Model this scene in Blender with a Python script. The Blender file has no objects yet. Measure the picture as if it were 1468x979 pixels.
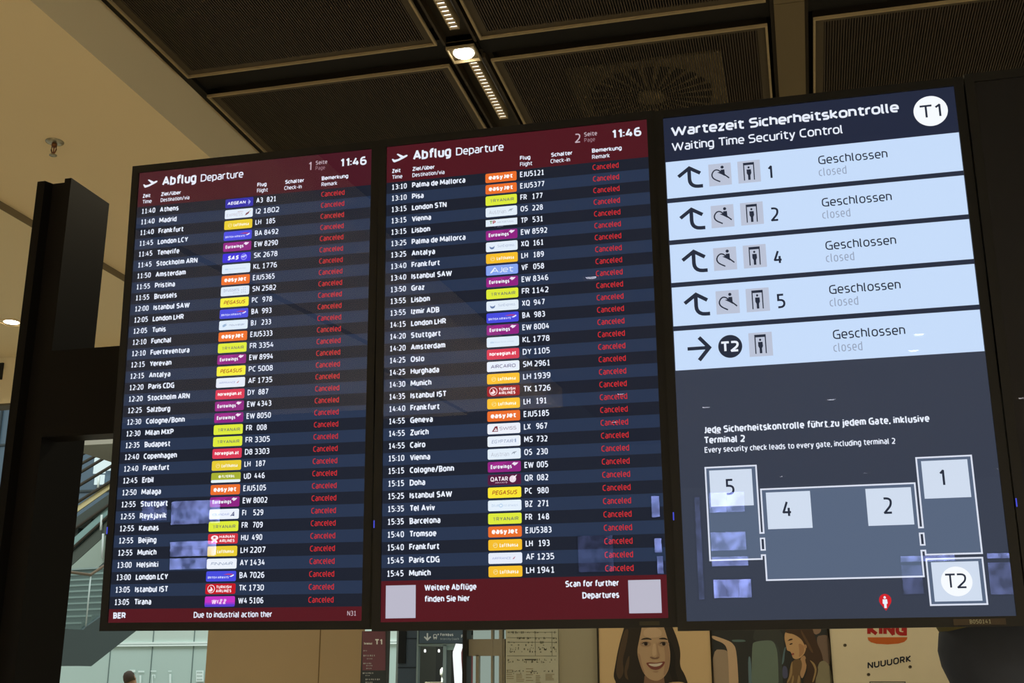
import bpy, math, random
from mathutils import Matrix, Vector

S = bpy.context.scene
COL = S.collection
random.seed(4)

# ------------------------------------------------------------------ camera
EYE = 1.6
RIGHT = Vector((0.9707387, 0.2401378, -0.0004396))
FWD = Vector((-0.2302908, 0.9314488, 0.2817254))
UP = Vector((0.0680623, -0.2733805, 0.9594950))
FPX = 1683.68
cam_d = bpy.data.cameras.new('camera')
cam = bpy.data.objects.new('camera', cam_d)
COL.objects.link(cam)
M = Matrix((RIGHT, UP, -FWD)).transposed().to_4x4()
M.translation = Vector((0, 0, EYE))
cam.matrix_world = M
cam_d.sensor_width = 36.0
cam_d.lens = FPX / 1468 * 36
cam_d.clip_start = 0.05
cam_d.clip_end = 300
S.camera = cam

# ------------------------------------------------------------------ world, exposure
w = bpy.data.worlds.new('hall_daylight')
S.world = w
w.use_nodes = True
bg = w.node_tree.nodes['Background']
bg.inputs['Color'].default_value = (0.86, 0.92, 0.86, 1)
bg.inputs['Strength'].default_value = 0.66
S.view_settings.view_transform = 'Standard'
S.view_settings.look = 'None'
S.view_settings.exposure = 0
S.view_settings.gamma = 1
S.view_settings.use_curve_mapping = False

LAMP_W = 1000.0          # every hall downlight
WARM = (1.0, 0.85, 0.57)
# unseen fill light added above the far stair atrium to brighten its pale wall
fill_d = bpy.data.lights.new('atrium_fill', 'AREA')
fill_d.shape = 'RECTANGLE'
fill_d.size, fill_d.size_y = 16, 7
fill_d.energy = 2150
fill_d.color = (0.82, 0.95, 0.97)
fill_ob = bpy.data.objects.new('atrium_fill', fill_d)
COL.objects.link(fill_ob)
fill_ob.location = (-15, 23.5, 15)
fill_ob.rotation_euler = (math.radians(20), 0, 0)


# ------------------------------------------------------------------ helpers
def at(px, py, Y):
    """point on the depth plane y = Y seen at pixel (px, py) of the 1468 x 979 frame"""
    d = RIGHT * ((px - 734) / FPX) + FWD - UP * ((py - 489.5) / FPX)
    k = Y / d.y
    return Vector((d.x * k, Y, EYE + d.z * k))


def lin(c):
    c = c / 255.0
    return c / 12.92 if c <= 0.04045 else ((c + 0.055) / 1.055) ** 2.4


def rgb(c, k=1.0):
    return (lin(c[0]) * k, lin(c[1]) * k, lin(c[2]) * k, 1)


_m = {}


def paint(c, rough=0.6, metal=0.0, k=1.0, spec=0.3, noise=0.0, nscale=8.0, bump=0.0):
    key = ('p', c, rough, metal, k, spec, noise, nscale, bump)
    if key in _m:
        return _m[key]
    m = bpy.data.materials.new('paint')
    m.use_nodes = True
    nt = m.node_tree
    b = nt.nodes['Principled BSDF']
    col = tuple(min(0.95, x) for x in rgb(c, k)[:3]) + (1,)
    b.inputs['Base Color'].default_value = col
    b.inputs['Roughness'].default_value = rough
    b.inputs['Metallic'].default_value = metal
    b.inputs['Specular IOR Level'].default_value = spec
    if noise or bump:
        tc = nt.nodes.new('ShaderNodeTexCoord')
        n = nt.nodes.new('ShaderNodeTexNoise')
        n.inputs['Scale'].default_value = nscale
        n.inputs['Detail'].default_value = 5
        nt.links.new(tc.outputs['Object'], n.inputs['Vector'])
        if noise:
            mx = nt.nodes.new('ShaderNodeMix')
            mx.data_type = 'RGBA'
            mx.inputs[6].default_value = tuple(x * (1 - noise) for x in col[:3]) + (1,)
            mx.inputs[7].default_value = tuple(min(1, x * (1 + noise)) for x in col[:3]) + (1,)
            nt.links.new(n.outputs['Fac'], mx.inputs[0])
            nt.links.new(mx.outputs[2], b.inputs['Base Color'])
        if bump:
            bp = nt.nodes.new('ShaderNodeBump')
            bp.inputs['Strength'].default_value = bump
            nt.links.new(n.outputs['Fac'], bp.inputs['Height'])
            nt.links.new(bp.outputs['Normal'], b.inputs['Normal'])
    _m[key] = m
    return m


def glow(c, k=1.06):
    key = ('g', c, k)
    if key in _m:
        return _m[key]
    m = bpy.data.materials.new('glow')
    m.use_nodes = True
    nt = m.node_tree
    nt.nodes.remove(nt.nodes['Principled BSDF'])
    e = nt.nodes.new('ShaderNodeEmission')
    e.inputs['Color'].default_value = rgb(c)
    e.inputs['Strength'].default_value = k
    nt.links.new(e.outputs[0], nt.nodes['Material Output'].inputs[0])
    _m[key] = m
    return m


def mottled(c, k):
    key = ('n', c, k)
    if key in _m:
        return _m[key]
    m = glow(c, k * 1.0001)
    nt = m.node_tree
    e = [n for n in nt.nodes if n.type == 'EMISSION'][0]
    tc = nt.nodes.new('ShaderNodeTexCoord')
    n = nt.nodes.new('ShaderNodeTexNoise')
    n.inputs['Scale'].default_value = 3.2
    n.inputs['Detail'].default_value = 4
    r = nt.nodes.new('ShaderNodeMapRange')
    r.inputs[1].default_value, r.inputs[2].default_value = 0.36, 0.66
    r.inputs[3].default_value, r.inputs[4].default_value = 0.35 * k, 1.5 * k
    nt.links.new(tc.outputs['Object'], n.inputs['Vector'])
    nt.links.new(n.outputs['Fac'], r.inputs[0])
    nt.links.new(r.outputs[0], e.inputs['Strength'])
    _m[key] = m
    return m


def glassy(name, fac, tint, rough=0.0, pane=(1, 1, 1)):
    m = bpy.data.materials.new(name)
    m.use_nodes = True
    nt = m.node_tree
    nt.nodes.remove(nt.nodes['Principled BSDF'])
    t = nt.nodes.new('ShaderNodeBsdfTransparent')
    t.inputs[0].default_value = pane + (1,)
    g = nt.nodes.new('ShaderNodeBsdfGlossy')
    g.inputs['Color'].default_value = tint + (1,)
    g.inputs['Roughness'].default_value = rough
    x = nt.nodes.new('ShaderNodeMixShader')
    x.inputs[0].default_value = fac
    nt.links.new(t.outputs[0], x.inputs[1])
    nt.links.new(g.outputs[0], x.inputs[2])
    nt.links.new(x.outputs[0], nt.nodes['Material Output'].inputs[0])
    return m


SCREEN_GLASS = glassy('screen_glass', 0.05, (0.62, 0.68, 1.0), 0.004)
RAIL_GLASS = glassy('rail_glass', 0.10, (0.8, 0.95, 0.92), 0.02, (0.78, 0.88, 0.86))


def props(o, label=None, cat=None, group=None, kind=None):
    if label:
        o['label'] = label
    if cat:
        o['category'] = cat
    if group:
        o['group'] = group
    if kind:
        o['kind'] = kind
    return o


def thing(name, label, cat, loc=(0, 0, 0), group=None, rot=None):
    o = bpy.data.objects.new(name, None)
    COL.objects.link(o)
    o.location = loc
    if rot:
        o.rotation_euler = rot
    o.empty_display_size = 0.1
    return props(o, label, cat, group)


class MB:
    """collects polygons and links them as ONE mesh object"""

    def __init__(self):
        self.v, self.f, self.fm, self.mats, self.sm = [], [], [], [], []

    def add(self, verts, faces, mat, smooth=False):
        if mat not in self.mats:
            self.mats.append(mat)
        i, n = self.mats.index(mat), len(self.v)
        self.v += [tuple(p) for p in verts]
        for f in faces:
            self.f.append([n + k for k in f])
            self.fm.append(i)
            self.sm.append(smooth)
        return self

    def box(self, a, b, mat):
        (x0, y0, z0), (x1, y1, z1) = a, b
        v = [(x0, y0, z0), (x1, y0, z0), (x1, y1, z0), (x0, y1, z0),
             (x0, y0, z1), (x1, y0, z1), (x1, y1, z1), (x0, y1, z1)]
        return self.add(v, [(0, 3, 2, 1), (4, 5, 6, 7), (0, 1, 5, 4), (1, 2, 6, 5), (2, 3, 7, 6), (3, 0, 4, 7)], mat)

    def prism(self, pts, off, mat):
        """closed 3D outline pts, pushed along the vector off"""
        n = len(pts)
        v = [Vector(p) for p in pts] + [Vector(p) + Vector(off) for p in pts]
        f = [list(range(n)), list(range(2 * n - 1, n - 1, -1))]
        f += [(i, i + n, (i + 1) % n + n, (i + 1) % n) for i in range(n)]
        return self.add(v, f, mat)

    def tube(self, pts, r, mat, seg=8):
        pts = [Vector(p) for p in pts]
        rings = []
        for i, p in enumerate(pts):
            a = pts[max(0, i - 1)]
            b = pts[min(len(pts) - 1, i + 1)]
            t = (b - a).normalized()
            u = t.cross(Vector((0, 0, 1)))
            if u.length < 1e-4:
                u = Vector((1, 0, 0))
            u.normalize()
            q = t.cross(u)
            rings.append([p + (u * math.cos(2 * math.pi * k / seg) + q * math.sin(2 * math.pi * k / seg)) * r for k in range(seg)])
        v = [x for ring in rings for x in ring]
        f = []
        for i in range(len(pts) - 1):
            for k in range(seg):
                a, b = i * seg + k, i * seg + (k + 1) % seg
                f.append((a, b, b + seg, a + seg))
        f.append(list(range(seg))[::-1])
        f.append([len(v) - seg + k for k in range(seg)])
        return self.add(v, f, mat, True)

    def lathe(self, prof, mat, c=(0, 0, 0), seg=24, sx=1.0, sy=1.0, smooth=True):
        """profile of (radius, z, dx, dy) rings round the z axis through c"""
        v, f = [], []
        for p in prof:
            r, z = p[0], p[1]
            dx, dy = (p[2], p[3]) if len(p) > 2 else (0, 0)
            for k in range(seg):
                a = 2 * math.pi * k / seg
                v.append((c[0] + dx + r * sx * math.cos(a), c[1] + dy + r * sy * math.sin(a), c[2] + z))
        n = len(prof)
        for i in range(n - 1):
            for k in range(seg):
                a, b = i * seg + k, i * seg + (k + 1) % seg
                f.append((a, b, b + seg, a + seg))
        f.append(list(range(seg))[::-1])
        f.append([(n - 1) * seg + k for k in range(seg)])
        return self.add(v, f, mat, smooth)

    def build(self, name, parent=None, label=None, bevel=0.0):
        me = bpy.data.meshes.new(name)
        me.from_pydata(self.v, [], self.f)
        for m in self.mats:
            me.materials.append(m)
        me.polygons.foreach_set('material_index', self.fm)
        me.polygons.foreach_set('use_smooth', self.sm)
        me.update()
        o = bpy.data.objects.new(name, me)
        COL.objects.link(o)
        if parent:
            o.parent = parent
        if label:
            o['label'] = label
        if bevel:
            b = o.modifiers.new('bevel', 'BEVEL')
            b.width = bevel
            b.segments = 2
            b.limit_method = 'ANGLE'
        return o

    def structure(self, name, bevel=0.0):
        return props(self.build(name, None, None, bevel), kind='structure')


class ScreenPlane:
    """1080 x 1920 picture of a portrait display, y down; the face looks to local -y"""
    W, H = 0.6805, 1.2096

    def pt(self, x, y, l):
        return ((x - 540) / 1080 * self.W, -0.00045 * l, (1920 - y) / 1920 * self.H)


class WallPlane:
    """an upright picture surface at depth Y, addressed in frame coordinates"""

    def __init__(self, Y, step=0.0015):
        self.Y, self.step = Y, step

    def pt(self, x, y, l):
        return at(x, y, self.Y - self.step * l)


def poly(mb, pl, pts, mat, l=1):
    mb.add([pl.pt(x, y, l) for x, y in pts], [list(range(len(pts)))], mat)


def rect(mb, pl, x0, y0, x1, y1, mat, l=1):
    poly(mb, pl, [(x0, y0), (x0, y1), (x1, y1), (x1, y0)], mat, l)


def oval(mb, pl, cx, cy, rx, ry, mat, l=1, n=28, rot=0.0):
    c, s = math.cos(rot), math.sin(rot)
    pts = []
    for k in range(n):
        a = -2 * math.pi * k / n
        u, v = rx * math.cos(a), ry * math.sin(a)
        pts.append((cx + u * c - v * s, cy + u * s + v * c))
    poly(mb, pl, pts, mat, l)


def rrect(mb, pl, x0, y0, x1, y1, r, mat, l=1):
    pts = []
    for cx, cy, a0 in ((x1 - r, y1 - r, 0), (x0 + r, y1 - r, 90), (x0 + r, y0 + r, 180), (x1 - r, y0 + r, 270)):
        for k in range(5):
            a = math.radians(a0 + 22.5 * k)
            pts.append((cx + r * math.cos(a), cy + r * math.sin(a)))
    poly(mb, pl, pts[::-1], mat, l)


# ---- lettering: every glyph is a set of strokes with rounded corners ("x,y,r"; cap height 1)
G = {
    'A': '0,0 .29,1 .58,0;.1,.3 .48,.3', 'B': 'c0,0 0,1 .44,1,.22 .44,.54,.22 .2,.54;.2,.54 .48,.54,.24 .48,0,.25 0,0;0,.54 .2,.54',
    'C': '.46,1 0,1,.36 0,0,.36 .46,0', 'D': 'c0,0 0,1 .54,1,.38 .54,0,.38', 'E': '.42,1 0,1 0,0 .42,0;0,.53 .38,.53',
    'F': '.42,1 0,1 0,0;0,.5 .38,.5', 'G': '.5,1 0,1,.36 0,0,.36 .52,0 .52,.48 .28,.48', 'H': '0,0 0,1;.54,0 .54,1;0,.52 .54,.52',
    'I': '0,0 0,1', 'J': '.2,1 .2,0,.2 0,0', 'K': '0,0 0,1;.48,1 .06,.52 .5,0', 'L': '0,1 0,0 .4,0',
    'M': '0,0 .04,1 .37,.25 .70,1 .74,0', 'N': '0,0 0,1 .54,0 .54,1', 'O': 'c0,0,.36 0,1,.36 .58,1,.36 .58,0,.36',
    'P': '0,0 0,1 .46,1,.25 .46,.43,.25 0,.43', 'Q': 'c0,0,.36 0,1,.36 .58,1,.36 .58,0,.36;.34,.2 .62,-.12',
    'R': '0,0 0,1 .46,1,.25 .46,.46,.25 0,.46;.24,.46 .5,0', 'S': '.44,1 0,1,.26 0,.53,.24 .46,.53,.24 .46,0,.26 0,0',
    'T': '0,1 .54,1;.27,1 .27,0', 'U': '0,1 0,0,.3 .54,0,.3 .54,1', 'V': '0,1 .27,0 .54,1', 'W': '0,1 .23,0 .46,.92 .69,0 .92,1',
    'X': '0,1 .5,0;.5,1 0,0', 'Y': '0,1 .26,.45 .52,1;.26,.45 .26,0', 'Z': '0,1 .48,1 0,0 .48,0',
    'a': '.04,.76 .37,.76,.22 .37,0;.37,.42 0,.42,.2 0,0,.2 .37,0', 'b': '0,1.04 0,0 .4,0,.26 .4,.76,.26 0,.76',
    'c': '.34,.76 0,.76,.28 0,0,.28 .34,0', 'd': '.4,1.04 .4,0 0,0,.26 0,.76,.26 .4,.76',
    'e': '0,.37 .4,.37 .4,.76,.28 0,.76,.28 0,0,.28 .37,0', 'f': '.36,1.04 .13,1.04,.2 .13,0;0,.76 .34,.76',
    'g': '.4,.76 .4,-.27,.25 .04,-.27;.4,.76 0,.76,.26 0,0,.26 .4,0', 'h': '0,0 0,1.04;0,.76 .38,.76,.25 .38,0',
    'i': '0,0 0,.76;0,.93 0,1.05', 'j': '.1,.76 .1,-.27,.15 -.06,-.27;.1,.93 .1,1.05', 'k': '0,0 0,1.04;.36,.76 .04,.38 .38,0',
    'l': '0,1.04 0,0,.12 .10,0', 'm': '0,0 0,.76;0,.76 .32,.76,.22 .32,0;.32,.76 .64,.76,.22 .64,0', 'n': '0,0 0,.76 .38,.76,.26 .38,0',
    'o': 'c0,0,.28 0,.76,.28 .42,.76,.28 .42,0,.28', 'p': '0,-.28 0,.76 .4,.76,.26 .4,0,.26 0,0', 'q': '.4,-.28 .4,.76 0,.76,.26 0,0,.26 .4,0',
    'r': '0,0 0,.76;0,.5 .04,.76,.2 .26,.76', 's': '.32,.76 0,.76,.18 0,.38,.18 .34,.38,.18 .34,0,.18 0,0',
    't': '.13,.97 .13,0,.2 .36,0;0,.76 .36,.76', 'u': '0,.76 0,0,.26 .38,0,.1 .38,.76', 'v': '0,.76 .2,0 .4,.76',
    'w': '0,.76 .16,0 .31,.66 .46,0 .62,.76', 'x': '0,.76 .38,0;.38,.76 0,0', 'y': '0,.76 .2,0;.4,.76 .13,-.27 0,-.27',
    'z': '0,.76 .34,.76 0,0 .34,0', 'ü': '0,.76 0,0,.26 .38,0,.1 .38,.76;.08,.93 .08,1.05;.3,.93 .3,1.05',
    '0': 'c0,0,.3 0,1,.3 .46,1,.3 .46,0,.3', '1': '.05,.8 .25,1 .25,0;.04,0 .44,0', '2': '0,1 .44,1,.28 .44,.52,.2 0,0 .46,0',
    '3': '0,1 .42,1,.22 .42,.54,.2 .14,.54;.2,.54 .46,.54,.22 .46,0,.25 0,0', '4': '.26,1 0,.27 .5,.27;.36,.58 .36,0',
    '5': '.42,1 .04,1 .04,.58 .46,.58,.27 .46,0,.28 0,0', '6': '.4,1 0,1,.36 0,0,.28 .46,0,.25 .46,.57,.25 0,.57',
    '7': '0,1 .46,1 .16,0', '8': 'c.04,.54,.2 .04,1,.22 .42,1,.22 .42,.54,.2;c0,0,.24 0,.54,.22 .46,.54,.22 .46,0,.24',
    '9': '.06,0 .46,0,.36 .46,1,.28 0,1,.25 0,.43,.25 .46,.43', '!': '.1,.8 .28,1 .28,0', ':': '0,.08 0,.2;0,.56 0,.68', '/': '0,-.1 .36,1.1',
    '-': '0,.36 .26,.36', '.': '0,0 0,.1', ',': '.04,.1 -.03,-.16',
}


def _parse(g):
    out = []
    for st in g.split(';'):
        cl = st.startswith('c')
        pts = []
        for p in st.lstrip('c').split():
            q = [float(t) for t in p.split(',')]
            pts.append((q[0], q[1], q[2] if len(q) > 2 else 0.0))
        out.append((cl, pts))
    return out


GL = {k: _parse(v) for k, v in G.items()}
GW = {k: max(p[0] for _, ps in v for p in ps) for k, v in GL.items()}


def fillet(pts, closed):
    n, out = len(pts), []
    for i, (x, y, r) in enumerate(pts):
        if r <= 0 or (not closed and i in (0, n - 1)):
            out.append((x, y))
            continue
        a, b = pts[i - 1], pts[(i + 1) % n]
        la, lb = math.hypot(a[0] - x, a[1] - y), math.hypot(b[0] - x, b[1] - y)
        da = min(r, la * (0.5 if a[2] > 0 else 1.0))
        db = min(r, lb * (0.5 if b[2] > 0 else 1.0))
        p0 = (x + (a[0] - x) / la * da, y + (a[1] - y) / la * da)
        p3 = (x + (b[0] - x) / lb * db, y + (b[1] - y) / lb * db)
        k = 0.62
        p1 = (p0[0] + (x - p0[0]) * k, p0[1] + (y - p0[1]) * k)
        p2 = (p3[0] + (x - p3[0]) * k, p3[1] + (y - p3[1]) * k)
        for s in range(6):
            t = s / 5
            u = 1 - t
            out.append(tuple(u ** 3 * p0[c] + 3 * u * u * t * p1[c] + 3 * u * t * t * p2[c] + t ** 3 * p3[c] for c in (0, 1)))
    res = [out[0]]
    for p in out[1:]:
        if math.hypot(p[0] - res[-1][0], p[1] - res[-1][1]) > 1e-5:
            res.append(p)
    if closed and math.hypot(res[0][0] - res[-1][0], res[0][1] - res[-1][1]) < 1e-5:
        res.pop()
    return res


def stroke(mb, pl, pts, t, mat, l=2, closed=False):
    """a line of width t along 2D points"""
    n, h = len(pts), t / 2
    if n < 2:
        return
    for i in range(n if closed else n - 2):     # sharp corners: two separate strokes, each a little longer
        a, p, b = (pts[i - 1], pts[i], pts[(i + 1) % n]) if closed else (pts[i], pts[i + 1], pts[i + 2])
        u = (p[0] - a[0], p[1] - a[1])
        v = (b[0] - p[0], b[1] - p[1])
        lu, lv = math.hypot(*u) or 1, math.hypot(*v) or 1
        if not closed and (u[0] * v[0] + u[1] * v[1]) / lu / lv < -0.25:
            e = h * 0.55
            stroke(mb, pl, pts[:i + 1] + [(p[0] + u[0] / lu * e, p[1] + u[1] / lu * e)], t, mat, l)
            stroke(mb, pl, [(p[0] - v[0] / lv * e, p[1] - v[1] / lv * e)] + pts[i + 2:], t, mat, l + 0.04)
            return
    L, R = [], []
    for i in range(n):
        a = pts[i - 1] if (i > 0 or closed) else None
        b = pts[(i + 1) % n] if (i < n - 1 or closed) else None
        p = pts[i]
        ns = []
        for u, v in ((a, p), (p, b)):
            if u is not None and v is not None:
                dx, dy = v[0] - u[0], v[1] - u[1]
                ln = math.hypot(dx, dy) or 1
                ns.append((-dy / ln, dx / ln))
        nx, ny = sum(q[0] for q in ns) / len(ns), sum(q[1] for q in ns) / len(ns)
        ln2 = nx * nx + ny * ny
        k = min(1.0 / max(ln2, 1e-4), 1.9 / math.sqrt(max(ln2, 1e-4)))
        L.append((p[0] + nx * h * k, p[1] + ny * h * k))
        R.append((p[0] - nx * h * k, p[1] - ny * h * k))
    v = [pl.pt(x, y, l) for x, y in L] + [pl.pt(x, y, l) for x, y in R]
    m = n if closed else n - 1
    mb.add(v, [(i, (i + 1) % n, n + (i + 1) % n, n + i) for i in range(m)], mat)


KERN = {'E': 0.04, 'r': 0.07, 't': 0.05, 'f': 0.06, 'T': 0.07, 'L': 0.06, 'F': 0.05, 'c': 0.02, 'Y': 0.05, 'V': 0.04}


def natural(s, xs, t, gap):
    x = 0.0
    for ch in s:
        x += 0.26 * xs + gap * 0.5 if ch == ' ' else GW[ch] * xs + t + gap - KERN.get(ch, 0)
    return x - gap


def solve_xs(s, width, cap, t, gap):
    a, b = natural(s, 0, t, gap), natural(s, 1, t, gap)
    return (width / cap - a) / (b - a)


def text(mb, pl, s, x, base, cap, mat, xs=1.0, t=0.14, gap=0.13, width=None, align='l', l=2, shear=0.0, slope=0.0):
    """lettering with its baseline at `base` (y down); width fits the string to that length"""
    if width:
        xs = solve_xs(s, width, cap, t, gap)
    if align == 'r':
        x -= natural(s, xs, t, gap) * cap
    elif align == 'c':
        x -= natural(s, xs, t, gap) * cap / 2
    th, x0, li = t * cap, x, l
    for ch in s:
        if ch == ' ':
            x += (0.26 * xs + gap * 0.5) * cap
            continue
        for cl, ps in GL[ch]:
            pts = fillet([(p[0] * xs, p[1], p[2]) for p in ps], cl)
            q = []
            for (u, v) in pts:
                yy = v * (cap - th) + th / 2
                xx = x + th / 2 + u * cap + shear * yy
                q.append((xx, base - yy + slope * (xx - x0)))
            stroke(mb, pl, q, th, mat, li, cl)
            li = l + (li - l + 0.09) % 0.85
        x += (GW[ch] * xs + t + gap - KERN.get(ch, 0)) * cap


# ------------------------------------------------------------------ the setting
FLOORM = paint((186, 176, 158), 0.45, noise=0.06, nscale=0.8)
BRONZE = paint((108, 97, 74), 0.55, 0.0, noise=0.05, nscale=3)
BLACK = paint((22, 22, 22), 0.6)
PLASTER = paint((238, 221, 184), 0.85, noise=0.015, nscale=2.0)
PLASTER2 = paint((233, 220, 186), 0.85, noise=0.015, nscale=2.0)

MB().box((-42, -30, -0.2), (22, 45, 0), FLOORM).structure('floor')
mb = MB()
mb.box((-2.964, -20.5, 4.90), (8, 11.8, 5.0), paint((30, 26, 22), 0.8))
mb.box((-2.964, -20.5, 4.62), (8, 2.0, 4.70), paint((48, 41, 33), 0.7))
mb.structure('ceiling')
# left: plaster soffit, its upright fascia, a small step and a lower soffit with bulkhead
mb = MB()
mb.box((-4.44, -12, 4.33), (-2.98, 11, 4.45), PLASTER)
mb.box((-14, -12, 4.285), (-4.44, 8.3, 4.45), PLASTER2)
mb.structure('ceiling.001')
MB().box((-2.98, -12, 4.33), (-2.964, 11, 4.62), PLASTER).structure('trim_1')
MB().box((-2.975, -12, 4.62), (-2.92, 11, 4.72), BLACK).structure('trim_2')
mb = MB()
mb.box((-14, 8.3, 3.87), (-4.44, 8.42, 4.285), PLASTER2)
mb.box((-14, 8.27, 3.855), (-4.44, 8.43, 3.872), paint((70, 66, 55), 0.6))
mb.structure('wall_bulkhead')
MB().box((-4.441, -12, 4.283), (-4.437, 8.3, 4.331), paint((128, 116, 92), 0.7)).structure('trim_step_shade')  # shade at the soffit step, painted as a thin darker strip
# black cross channels and the bronze main beam
mb = MB()
for x0, x1 in ((-2.92, -1.55), (-1.39, 0.02), (0.18, 4.6)):
    mb.box((x0, 4.87, 4.64), (x1, 5.05, 4.74), paint((16, 16, 17), 0.7))
    mb.box((x0, 7.47, 4.64), (x1, 7.64, 4.74), paint((16, 16, 17), 0.7))
mb.structure('trim_3')
mb = MB()
mb.box((0.03, 2.0, 4.60), (0.167, 4.885, 4.74), BRONZE)
mb.box((0.03, 4.89, 4.60), (0.167, 11.5, 4.74), BRONZE)
mb.box((0.012, 2.0, 4.615), (0.184, 11.5, 4.74), paint((40, 34, 26), 0.7))
mb.structure('trim_4')
# dark bottom of the light channel
mb = MB()
mb.box((-1.577, 2.0, 4.66), (-1.359, 4.885, 4.70), paint((44, 39, 30), 0.6))
mb.box((-1.577, 5.04, 4.66), (-1.359, 11.5, 4.70), paint((44, 39, 30), 0.6))
mb.box((-1.553, 2.0, 4.612), (-1.541, 4.885, 4.66), paint((60, 52, 40), 0.5))
mb.box((-1.395, 2.0, 4.612), (-1.383, 4.885, 4.66), paint((60, 52, 40), 0.5))
mb.box((-1.553, 5.04, 4.612), (-1.541, 11.5, 4.66), paint((60, 52, 40), 0.5))
mb.box((-1.395, 5.04, 4.612), (-1.383, 11.5, 4.66), paint((60, 52, 40), 0.5))
mb.structure('trim_5')

# far pale glass-clad wall, and daylit facade left
PALE = paint((188, 208, 200), 0.35, spec=0.5, noise=0.03, nscale=0.4)
PALE2 = paint((200, 214, 204), 0.35, spec=0.5, noise=0.03, nscale=0.4)
JOINT = paint((110, 128, 124), 0.6)
mb = MB()
mb.box((-27, 30, 0), (-8.5, 30.2, 2.655), PALE)
mb.box((-27, 30, 2.77), (-8.5, 30.2, 3.6), PALE2)
for px in (157, 217, 276):
    x = at(px, 950, 30).x
    mb.box((x - 0.012, 29.985, 0), (x + 0.012, 30.01, 3.6), JOINT)
mb.structure('wall_back')
mb = MB()
mb.box((-27, 29.94, 2.66), (-8.5, 30.1, 2.705), paint((238, 250, 244), 0.4))
mb.box((-27, 29.96, 2.705), (-8.5, 30.1, 2.72), paint((150, 170, 165), 0.4))
mb.box((-27, 29.94, 2.72), (-8.5, 30.1, 2.77), paint((238, 250, 244), 0.4))
mb.structure('trim_6')
FACADE = paint((92, 112, 128), 0.25, spec=0.6, noise=0.12, nscale=0.5)
mb = MB()
mb.box((-44, 36, 0.0), (-8, 36.2, 18), FACADE)
for k in range(14):
    x = -40 + 2.4 * k
    mb.box((x, 35.93, 0), (x + 0.07, 36.02, 18), paint((60, 70, 76), 0.5))
for z in (3.6, 5.3, 6.4, 8.1, 9.9, 11.4):
    mb.box((-44, 35.92, z), (-8, 36.02, z + 0.07), paint((70, 78, 80), 0.5))
mb.structure('wall_left')

# side wall behind the advertisements, with a window bay
x_bay = at(725, 940, 12).x
BEIGE = paint((168, 162, 138), 0.7, noise=0.03, nscale=1.5)
mb = MB()
mb.box((x_bay, 12.0, 0), (9, 12.2, 4.6), BEIGE)
mb.box((at(857, 940, 11.99).x - 0.006, 11.985, 0), (at(857, 940, 11.99).x + 0.006, 12.01, 4.6), paint((70, 64, 50), 0.7))
mb.structure('wall_right')
TANW = paint((168, 145, 108), 0.6, noise=0.04, nscale=2.5)
mb = MB()
mb.box((-5.85, 11.0, 0), (-4.2, 11.04, 4.2), TANW)
mb.box((at(458, 940, 11).x - 0.004, 10.996, 0), (at(458, 940, 11).x + 0.004, 11.01, 4.2), paint((110, 88, 54), 0.7))
mb.structure('wall_timber')

# reflective far end of the hall behind the viewer (it shows in the screens)
mb = MB()
mb.box((-34, -28.4, 0), (16, -28.1, 9), paint((120, 122, 120), 0.6, noise=0.25, nscale=0.35))
mb.structure('wall_front')
WB = (196, 206, 255)
wins = [(-18.6, 3.25, -16.95, 3.96, 9.0), (-18.6, 2.27, -17.05, 2.72, 9.0), (-18.6, 1.88, -17.35, 2.21, 8.0), (-19.6, 3.4, -18.75, 4.0, 4.0),
        (-3.17, 3.37, -2.94, 3.96, 12.0), (-3.13, 2.39, -2.93, 2.78, 12.0), (-3.08, 1.81, -2.91, 2.29, 9.0), (-5.3, 1.9, -4.3, 2.9, 1.2),
        (-1.94, 4.76, -0.97, 5.31, 10.0), (-1.95, 3.71, -0.99, 4.21, 9.0), (-1.95, 3.29, -0.96, 3.54, 7.0), (-1.94, 2.43, -0.92, 2.92, 12.0),
        (3.04, 3.29, 4.42, 3.44, 10.0), (3.04, 2.45, 3.56, 3.2, 2.4), (5.22, 3.33, 6.2, 3.46, 10.0), (5.22, 2.4, 6.2, 3.22, 3.0), (-2.35, 2.4, -2.2, 5.2, 2.0)]
for i, (x0, z0, x1, z1, k) in enumerate(wins):
    mb = MB()
    n = max(1, round((x1 - x0) / 0.4))
    for j in range(n):
        a, b = x0 + (x1 - x0) * j / n, x0 + (x1 - x0) * (j + 1) / n
        mb.box((a + 0.004, -28.09, z0), (b - 0.004, -28.07, z1), mottled(WB, round(1.1 * k * random.uniform(0.75, 1.15), 2)))
    mb.box((x0 - 0.05, -28.1, z0 - 0.05), (x1 + 0.05, -28.085, z1 + 0.05), paint((60, 64, 70), 0.5))
    mb.structure('window_%d' % (i + 1))

# ------------------------------------------------------------------ ceiling panels with ribbed grilles
RIM = paint((170, 154, 122), 0.45, 0.2)
RIB = paint((62, 54, 47), 0.55)
PANELIN = paint((56, 49, 41), 0.8)
PANEL_LABELS = {
    (0, 0): 'dark ribbed ceiling panel cut by the top edge beside the tan soffit', (1, 0): 'dark ribbed ceiling panel at the top edge between the light strip and bronze beam',
    (2, 0): 'ribbed ceiling panel barely showing at the top right corner beyond the bronze beam', (0, 1): 'dark ribbed ceiling panel directly above the first departure board',
    (1, 1): 'ribbed ceiling panel with a round swirl vent behind its grille', (2, 1): 'ribbed ceiling panel above the security waiting time screen, right of the bronze beam'}


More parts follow.
